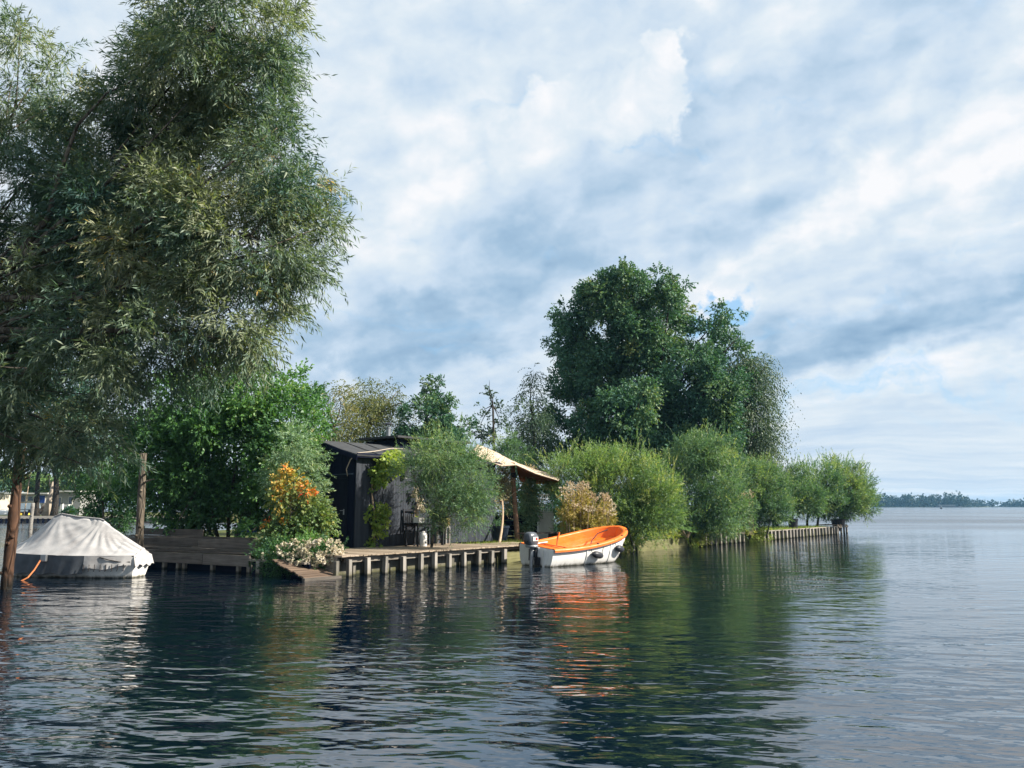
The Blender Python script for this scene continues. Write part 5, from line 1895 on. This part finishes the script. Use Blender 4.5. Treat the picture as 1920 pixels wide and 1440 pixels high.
# ------------------------------------------------------------------ willow shrubs along the right shore
random.seed(61)
shrub('willow_shrub', 'broad bright yellow-green willow shrub behind the orange boat', 'shrub', 1150, 31.5,
      [(1075, 893, 51, 36, .55), (1130, 881, 44, 32, .6), (1185, 889, 46, 37, .55), (1225, 917, 40, 42, .5), (1245, 949, 30, 36, .45), (1150, 929, 67, 48, .5), (1060, 924, 36, 32, .5), (1200, 964, 50, 38, .38), (1150, 984, 50, 27, .34), (1120, 861, 12, 19, .6), (1170, 861, 11, 17, .6), (1045, 881, 23, 21, .55), (1180, 1004, 27, 21, .4), (1110, 968, 44, 36, .4), (1235, 988, 27, 21, .4), (1085, 988, 36, 23, .4)],
      L_SALLOW, 84000, .115, .026, shoots=.13, stems=8, r=.04, dy=.7, **UPR)
shrub('willow_shrub', 'tall blue-green willow shrub in front of the alder trunk', 'shrub', 1310, 36.5,
      [(1300, 853, 42, 33, .5), (1340, 844, 31, 33, .5), (1325, 884, 55, 42, .5), (1280, 902, 40, 42, .45), (1310, 937, 55, 42, .42), (1355, 911, 37, 46, .5), (1350, 955, 37, 33, .45), (1330, 821, 11, 15, .55), (1280, 964, 42, 33, .35), (1320, 978, 46, 24, .35), (1375, 978, 33, 20, .4)],
      L_GREYW, 64000, .12, .029, shoots=.13, stems=7, r=.045, dy=.8, **UPR)
shrub('willow_shrub', 'lower grey-green willow shrub right of the tall blue-green one', 'shrub', 1410, 41.5,
      [(1395, 920, 38, 36, .5), (1430, 905, 34, 32, .55), (1452, 930, 28, 36, .5), (1410, 955, 40, 28, .4), (1450, 958, 24, 24, .45), (1400, 885, 24, 20, .6), (1392, 968, 30, 16, .4)],
      L_GREYW, 42000, .12, .03, shoots=.13, stems=6, r=.04, dy=.7, **UPR)
for (px, tx, Y, rows, n, lab) in (
        (1484, 1484, 48.5, [(1495, 912, 30, 31, .5), (1478, 933, 26, 25, .45), (1512, 938, 30, 25, .45), (1500, 886, 9, 14, .5), (1485, 895, 8, 14, .5)], 17000, 'leftmost slim sallow tree on the island tip'),
        (1513, 1513, 51, [(1540, 916, 36, 34, .5), (1525, 895, 12, 20, .55), (1545, 945, 38, 23, .4), (1555, 886, 12, 18, .6), (1520, 942, 26, 22, .4), (1540, 884, 8, 16, .6)], 19000, 'second sallow tree on the island tip with crooked low trunk'),
        (1530, 1530, 52.5, [(1575, 903, 34, 32, .6), (1595, 925, 36, 32, .5), (1600, 886, 10, 22, .6), (1565, 945, 34, 22, .4), (1580, 882, 8, 18, .6), (1612, 895, 8, 20, .6), (1590, 876, 6, 11, .6)], 20000, 'third sallow tree on the island tip with upswept yellowish shoots'),
        (1540, 1572, 53.5, [(1605, 938, 32, 27, .5), (1628, 951, 14, 16, .5), (1615, 908, 10, 23, .55), (1632, 933, 6, 13, .5), (1585, 953, 36, 18, .4), (1560, 959, 24, 13, .4)], 15000, 'sallow in the black tub leaning out over the open lake')):
    bp = at(tx, 985, Y)
    bp.z = .42
    plant('sallow_tree', lab, 'tree', bp, px_clumps(rows, Y, .5, .9, .5), L_GREYW, BARK_DARK, n, .15, .036, shoots=.22, trunk_r=.09, fork=at(tx + 4, 955, Y), twigs=.6, limb_r=.045, **UPR)
tb_ = at(1572, 983, 53.2)
pot('black_tub', 'big black tub at the very tip of the island', Vector((tb_.x, tb_.y, .42)), .36, .44, .5, BLACK)
tb_ = at(1487, 983, 47.5)
pot('black_tub', 'dark green-black tub by the leftmost sallow trunk', Vector((tb_.x, tb_.y, .42)), .24, .28, .62, BLACK)
tb_ = at(1470, 980, 50)
bnc = thing('low_shelter', 'low dark box bench between the sallow trunks', 'bench', Vector((tb_.x, tb_.y, .42)), R(20))
MB().box((0, 0, .45), (1.5, .6, .07)).build('seat', W_DARK, bnc)
for sx in (-.65, .65):
    MB().box((sx, 0, .21), (.08, .55, .42)).build('leg', W_DARK, bnc)
MB().box((0, .28, .62), (1.5, .05, .30)).build('backrest', W_DARK, bnc)

# ------------------------------------------------------------------ plants on the deck and by the hut
random.seed(71)
wbp = on(806, 1026, ZD)
plant('deck_willow', 'airy young willow growing through the deck before the hut wall', 'shrub', wbp,
      px_clumps([(775, 880, 26, 26, .5), (760, 865, 14, 16, .6), (820, 845, 44, 26, .6), (868, 850, 34, 26, .55), (800, 900, 30, 40, .5), (840, 900, 46, 46, .5), (885, 905, 34, 44, .5), (860, 950, 40, 40, .5), (815, 945, 16, 34, .66), (880, 965, 24, 28, .66), (830, 985, 18, 16, .5), (845, 1000, 14, 12, .45), (905, 940, 14, 24, .5)], 24.4, .45, .9),
      L_GREYW, BARK, 34000, .10, .018, shoots=.1, trunk_r=.05, fork=at(812, 975, 24.4), limb_r=.026, twigs=.8, per_twig=10, twig=.42, up=.3, droop=.15, leafdroop=.1, out=.6, rnd=.7, per_sub=150, subr=(.20, .36), fill=.5, spread=.7)
lt = on(934, 1016, ZD)
plant('leaning_olive', 'leaning pale-stemmed olive tree with dry grey foliage by the dark tub', 'tree', lt,
      px_clumps([(930, 892, 20, 16, .45), (932, 912, 18, 20, .5), (944, 925, 12, 18, .5, .9), (922, 932, 14, 14, .5), (990, 888, 10, 10, .8, 1.6), (940, 945, 14, 10, .5, .4)], 30.1, .3, .9),
      L_DRY, PALE, 11000, .09, .020, trunk_r=.055, fork=at(942, 940, 29.9), limb_r=.02, twigs=1.0, per_twig=8, twig=.3, up=.2, droop=.1, leafdroop=.1, out=.6, rnd=.8, per_sub=60, subr=(.3, .5), fill=.3)
ivb = on(988, 1014, .45)
plant('ivy_column', 'pale-leaved ivy climbing a thin stem right of the canopy pole', 'climber', ivb,
      px_clumps([(990, 930, 12, 22, .55), (996, 955, 10, 18, .5), (986, 975, 12, 18, .5), (982, 995, 10, 12, .45), (992, 915, 10, 12, .6)], ivb.y, .15, .9), L_ELDER, BARK, 7000, .085, .065, trunk_r=.03, twigs=.2,
      per_twig=4, twig=.18, up=.1, droop=.0, leafdroop=.4, out=.8, rnd=.5, per_sub=60, subr=(.4, .6), fill=.4)

# vine trained up the sunlit wall
v0 = hw(.72, -.10, 0)
vr = thing('wall_vine', 'yellow-green vine trained up the sunlit hut wall near its corner', 'vine', v0, 0)
vp = [hw(.72, -.10, -.02), hw(.70, -.07, .55), hw(.74, -.06, .95), hw(.66, -.06, 1.25), hw(.60, -.06, 1.6), hw(.58, -.08, 1.9), hw(.8, -.12, 2.3), hw(1.05, -.14, 2.6)]
MB().tube([p - v0 for p in vp], [.032, .028, .026, .024, .022, .02, .014, .006], 7).build('stem', PALE, vr, smooth=True)
vc = []
for (x_, z_, rx_, rz_, t_, o_) in ((.75, 2.15, .24, .24, .35, .24), (.95, 2.45, .34, .26, .55, .30), (1.15, 2.72, .26, .2, .7, .32), (1.35, 2.55, .2, .24, .65, .26), (.62, 1.85, .13, .16, .4, .16), (.55, 1.05, .2, .16, .5, .18), (.95, 1.08, .26, .12, .55, .2), (.75, .8, .22, .22, .5, .2), (.74, .45, .15, .18, .55, .18), (.78, .1, .3, .08, .45, .2)):
    c_ = hw(x_, -o_, z_)
    vc.append((c_.x, c_.y, c_.z, rx_ * .85, rx_ * .7, rz_, t_))
Q, tint, _ = leaves(vc, 2300, .105, .10, per_twig=3, twig=.14, up=.0, leafdroop=.6, out=.8, rnd=.6, per_sub=36, subr=(.4, .6), fill=.4, tint_sub=.12)
quads_object('foliage', Q, tint, L_VINE, vr, v0, kind='stuff')
# bunch of dried hydrangea-like flowers on the wall
d0 = hw(2.55, -.10, 1.0)
dr = thing('dried_flowers', 'bunch of cream dried flower heads hanging on the hut wall', 'flowers', d0)
dc = []
for k in range(11):
    c_ = hw(2.45 + random.uniform(-.16, .22), -.14 - random.uniform(0, .1), 1.05 + k * .075 + random.uniform(-.05, .05))
    dc.append((c_.x, c_.y, c_.z, .06, .06, .055, random.uniform(.2, .9)))
Q, tint, _ = leaves(dc, 1500, .04, .035, per_twig=6, twig=.03, rnd=1.0, per_sub=40, subr=(.5, .8), fill=.4)
quads_object('blossom', Q, tint, L_PETAL, dr, d0, kind='stuff')
for k in range(5):
    MB().tube([hw(2.45 + k * .04, -.06, .82) - d0, hw(2.42 + k * .05, -.10, 1.2 + .1 * k) - d0, Vector(dc[k * 2][:3]) - d0], .010, 5).build('stalk', PALE, dr)
Q, tint, _ = leaves([(*hw(2.5, -.14, .86), .12, .12, .10, .5)], 160, .11, .03, per_twig=4, twig=.1, leafdroop=.8, per_sub=20)
quads_object('foliage', Q, tint, L_VINE, dr, d0, kind='stuff')
# succulent leaves in the bowl
bl_ = [o for o in COL.objects if o.name == 'planter_bowl'][0]
c_ = bl_.location + Vector((0, 0, .17))
Q, tint, _ = leaves([(*c_, .18, .18, .08, .75)], 420, .09, .03, per_twig=4, twig=.05, up=.6, leafdroop=0, per_sub=30)
quads_object('foliage', Q, tint, L_DRY, bl_, bl_.location, kind='stuff')
# sprigs in the big tub
bt_ = big + Vector((0, 0, .56))
tubs = [o for o in COL.objects if o.name == 'black_tub'][0]
Q, tint, _ = leaves([(*bt_, .26, .26, .08, .3)], 260, .09, .03, per_twig=4, twig=.1, up=.7, leafdroop=0, per_sub=30)
Mi = (Matrix.Translation(tubs.location) @ Matrix.Rotation(tubs.rotation_euler.z, 4, 'Z')).inverted()
Rm = np.array(Mi.to_3x3())
Qf = (Q.reshape(-1, 3) @ Rm.T + np.array(Mi.translation)).reshape(-1, 4, 3)
quads_object('foliage', Qf, tint, L_GREYW, tubs, (0, 0, 0), kind='stuff')

# ------------------------------------------------------------------ tall flowering weeds behind the boat
tf0 = at(1088, 1010, 29.2)
tf0.z = .40
tf = thing('tall_flowers', 'stand of tall golden flowering stems behind the orange boat', 'flowers', tf0)
random.seed(81)
heads, cols = [], []
for k in range(30):
    px = random.choice([1050, 1062, 1078, 1092, 1098, 1105, 1120, 1132, 1140, 1068]) + random.uniform(-8, 8)
    tops = {0: 905}
    tpy = 902 + abs(px - 1090) * .55 + random.uniform(-4, 46)
    Y = 29.2 + random.uniform(-.8, .9)
    ft = at(1088 + (px - 1088) * .75, 1010, Y)
    ft.z = .4
    tp = at(px, tpy, Y)
    pts = bend(ft, tp, 4, .03)
    MB().tube([p - tf0 for p in pts], [.016, .014, .012, .010, .008], 5).build('stem', PALE, tf)
    heads.append((tp.x, tp.y, tp.z, .17, .17, .09, random.uniform(.3, .9)))
    for j in range(7):
        p = ft.lerp(tp, .25 + .1 * j)
        cols.append((p.x, p.y, p.z, .17, .17, .16, .45 + .05 * j * random.uniform(.4, 1.0)))
Q, tint, _ = leaves(cols, 12500, .105, .028, per_twig=6, twig=.13, up=.15, leafdroop=.3, out=1.0, rnd=.4, per_sub=40, subr=(.5, .8), fill=.3)
quads_object('foliage', Q, tint, L_WEED, tf, tf0, kind='stuff')
Q, tint, _ = leaves(heads, 4200, .045, .04, per_twig=6, twig=.06, up=.5, leafdroop=0, out=.7, rnd=.8, per_sub=40, subr=(.5, .8), fill=.3)
quads_object('blossom', Q, tint, L_SEED, tf, tf0, kind='stuff')
# a smaller stand farther right
tf1 = at(1390, 985, 39.5)
tf1.z = .42
t2 = thing('tall_flowers', 'smaller pinkish flowering stand before the lower willow shrub', 'flowers', tf1)
cols, heads = [], []
for k in range(12):
    px = 1392 + random.uniform(-20, 22)
    tp = at(px, 928 + random.uniform(0, 16), 39.5 + random.uniform(-.5, .5))
    ft = Vector((tp.x, tp.y, .42))
    MB().tube([ft - tf1, tp - tf1], [.016, .009], 5).build('stem', PALE, t2)
    heads.append((tp.x, tp.y, tp.z, .2, .2, .10, random.uniform(.1, .6)))
    for j in range(5):
        p = ft.lerp(tp, .3 + .14 * j)
        cols.append((p.x, p.y, p.z, .2, .2, .2, .25))
Q, tint, _ = leaves(cols, 4000, .11, .035, per_twig=6, twig=.15, up=.1, leafdroop=.3, out=1.0, rnd=.4, per_sub=40, subr=(.5, .8), fill=.3)
quads_object('foliage', Q, tint, L_SALLOW, t2, tf1, kind='stuff')
Q, tint, _ = leaves(heads, 1200, .05, .045, per_twig=6, twig=.06, up=.5, leafdroop=0, per_sub=40, subr=(.5, .8), fill=.3)
quads_object('blossom', Q, tint, L_SEED, t2, tf1, kind='stuff')

# ------------------------------------------------------------------ weeds, big leaves and grass along the shore
random.seed(91)
rows = []
for k in range(150):
    s_ = random.uniform(11.5, 27)
    if 19.5 < s_ < 26.4 and random.random() < .45:
        continue
    n_ = random.uniform(.0, 1.3)
    h_ = random.uniform(.12, .36) * (1 + .6 * math.sin(s_ * .9))
    p = sh(s_, n_, .45 + h_ * .6)
    rows.append((p.x, p.y, p.z, .32, .32, max(.12, h_), random.uniform(.2, .8)))
for s0, s1 in ((18.9, 20.4), (25.4, 27.0), (11.0, 14.4)):
    for k in range(26):
        p = sh(random.uniform(s0, s1), random.uniform(-.35, .25), random.uniform(.1, .5))
        rows.append((p.x, p.y, p.z, .3, .25, .25, random.uniform(.3, .8)))
Q, tint, _ = leaves(rows, 22000, .13, .030, per_twig=6, twig=.25, up=.5, droop=.3, leafdroop=.3, out=.6, rnd=.7, per_sub=60, subr=(.4, .7), fill=.3)
tag(quads_object('shore_weeds', Q, tint, L_GRASS), 'tangle of weeds along the right shore', None, None, 'stuff')
# large butterbur leaves, each a leaf of its own plant
for (px, py, s_) in ((1290, 985, 1), (1360, 988, 1.1)):
    c0 = at(px, py + 12, 35 + (px - 1290) * .04)
    c0.z = .42
    bp = thing('butterbur', 'clump of big round pale leaves by the low revetment' if px < 1300 else 'clump of big round pale leaves above the piled quay', 'plant', c0)
    for k in range(9):
        a_, r_ = random.uniform(0, 6.28), random.uniform(.1, .8)
        hc = Vector((r_ * math.cos(a_), r_ * math.sin(a_) * .6, random.uniform(.25, .55)))
        MB().tube([Vector((0, 0, 0)), hc * .6 + Vector((0, 0, .05)), hc], .012, 5).build('stalk', PALE, bp)
        nrm_ = Vector((random.uniform(-.3, .5), random.uniform(-.9, -.2), 1)).normalized()
        qq = nrm_.to_track_quat('Z', 'Y').to_matrix()
        lm = MB()
        rr = random.uniform(.14, .24)
        vs = [hc] + [hc + qq @ Vector((rr * math.cos(w_), rr * math.sin(w_), .04 * math.cos(3 * w_))) for w_ in [i * math.pi / 5 + .2 for i in range(10)]]
        lm.add(vs, [(0, 1 + i, 2 + i) for i in range(9)])
        lm.build('leaf', L_VINE, bp)

# grass over the island, thicker at the shore
n = 26000
s_ = RNG.uniform(6.4, 39.5, n)
nn_ = np.abs(RNG.normal(0, 2.0, n)) + .15
keep = ~((s_ < 6.6)) & (nn_ < np.where(s_ > 30, 4.2, 9))
s_, nn_ = s_[keep], nn_[keep]
pos = np.stack([A.x + dv.x * s_ + nv.x * nn_, A.y + dv.y * s_ + nv.y * nn_, np.full(len(s_), .41)], 1)
ax = unit(np.stack([RNG.normal(0, .35, len(s_)), RNG.normal(0, .35, len(s_)), np.ones(len(s_))], 1))
Q = blades(pos, ax, rand_dir(len(s_)), RNG.uniform(.08, .24, len(s_)), RNG.uniform(.008, .016, len(s_)), belly=.2)
tag(quads_object('grass', Q, RNG.normal(.5, .2, len(s_)), L_GRASS), 'rough grass on the island', None, None, 'stuff')

# ------------------------------------------------------------------ trees and hedge at the camp
random.seed(101)
for (px, Y, rows, r_, n, lab, fk) in (
        (68, 86, [(60, 780, 60, 60, .35), (95, 730, 60, 60, .35), (40, 830, 50, 40, .3), (90, 850, 46, 36, .3), (20, 740, 40, 50, .35)], .32, 9000, 'tree with straight dark trunk left of the dead trunk on the camp bank', 870),
        (101, 86.4, [(120, 800, 50, 50, .35), (150, 850, 46, 40, .35), (130, 740, 50, 50, .4), (105, 860, 36, 26, .3)], .38, 9000, 'tree with straight dark trunk right of the dead trunk on the camp bank', 880)):
    bp = at(px, 960, Y)
    bp.z = .6
    plant('bank_tree', lab, 'tree', bp, px_clumps(rows, Y, 1.5, .9), L_ALDER, BARK_DARK, n, .30, .20, trunk_r=r_, fork=at(px + (3 if px > 90 else 5), fk, Y), twigs=.2, limb_r=.12,
          per_twig=5, twig=.8, per_sub=90, subr=(.25, .4), fill=.35, leafdroop=.4)
for (px, py, rx, ry, Y, lab, mt) in ((75, 908, 26, 16, 122, 'round yellow-green tree behind the cream bungalow', L_SALLOW), (130, 905, 30, 16, 122, 'light green tree behind the grey bungalow', L_SALLOW), (30, 905, 26, 18, 124, 'bushy tree behind the left end of the cream bungalow', L_BIRCH),
                                     (165, 780, 34, 50, 110, 'pale olive poplar rising behind the camp', L_BIRCH), (185, 905, 46, 36, 112, 'dark green tree right of the grey bungalow', L_ALDER), (240, 900, 40, 40, 108, 'dark tree behind the shady shrub', L_ALDER), (-30, 890, 50, 40, 118, 'large tree at the left end of the camp', L_ALDER)):
    bp = at(px, 962, Y)
    bp.z = .6
    rows = [(px, py, rx * .7, ry * .75, .5), (px - rx * .5, py + ry * .2, rx * .5, ry * .6, .45), (px + rx * .5, py + ry * .1, rx * .5, ry * .6, .5), (px, py - ry * .5, rx * .45, ry * .45, .6)]
    plant('camp_tree', lab, 'tree', bp, px_clumps(rows, Y, 1.0, .9), mt, BARK_DARK, 3600, .42, .28, trunk_r=.22, twigs=.2, limb_r=.08, per_twig=4, twig=.6, per_sub=60, subr=(.25, .4), fill=.35)
sp_ = at(127, 958, 88.5)
sp_.z = .6
plant('low_shrub', 'small dark green shrub on the far lawn by the quay', 'shrub', sp_, px_clumps([(124, 959, 8, 4, .3), (131, 958, 9, 5, .35), (137, 961, 6, 3, .3)], 88.5, .2), L_ALDER, BARK_DARK, 1200, .2, .14, trunk_r=.04, twigs=0, per_twig=4, twig=.2, per_sub=40)
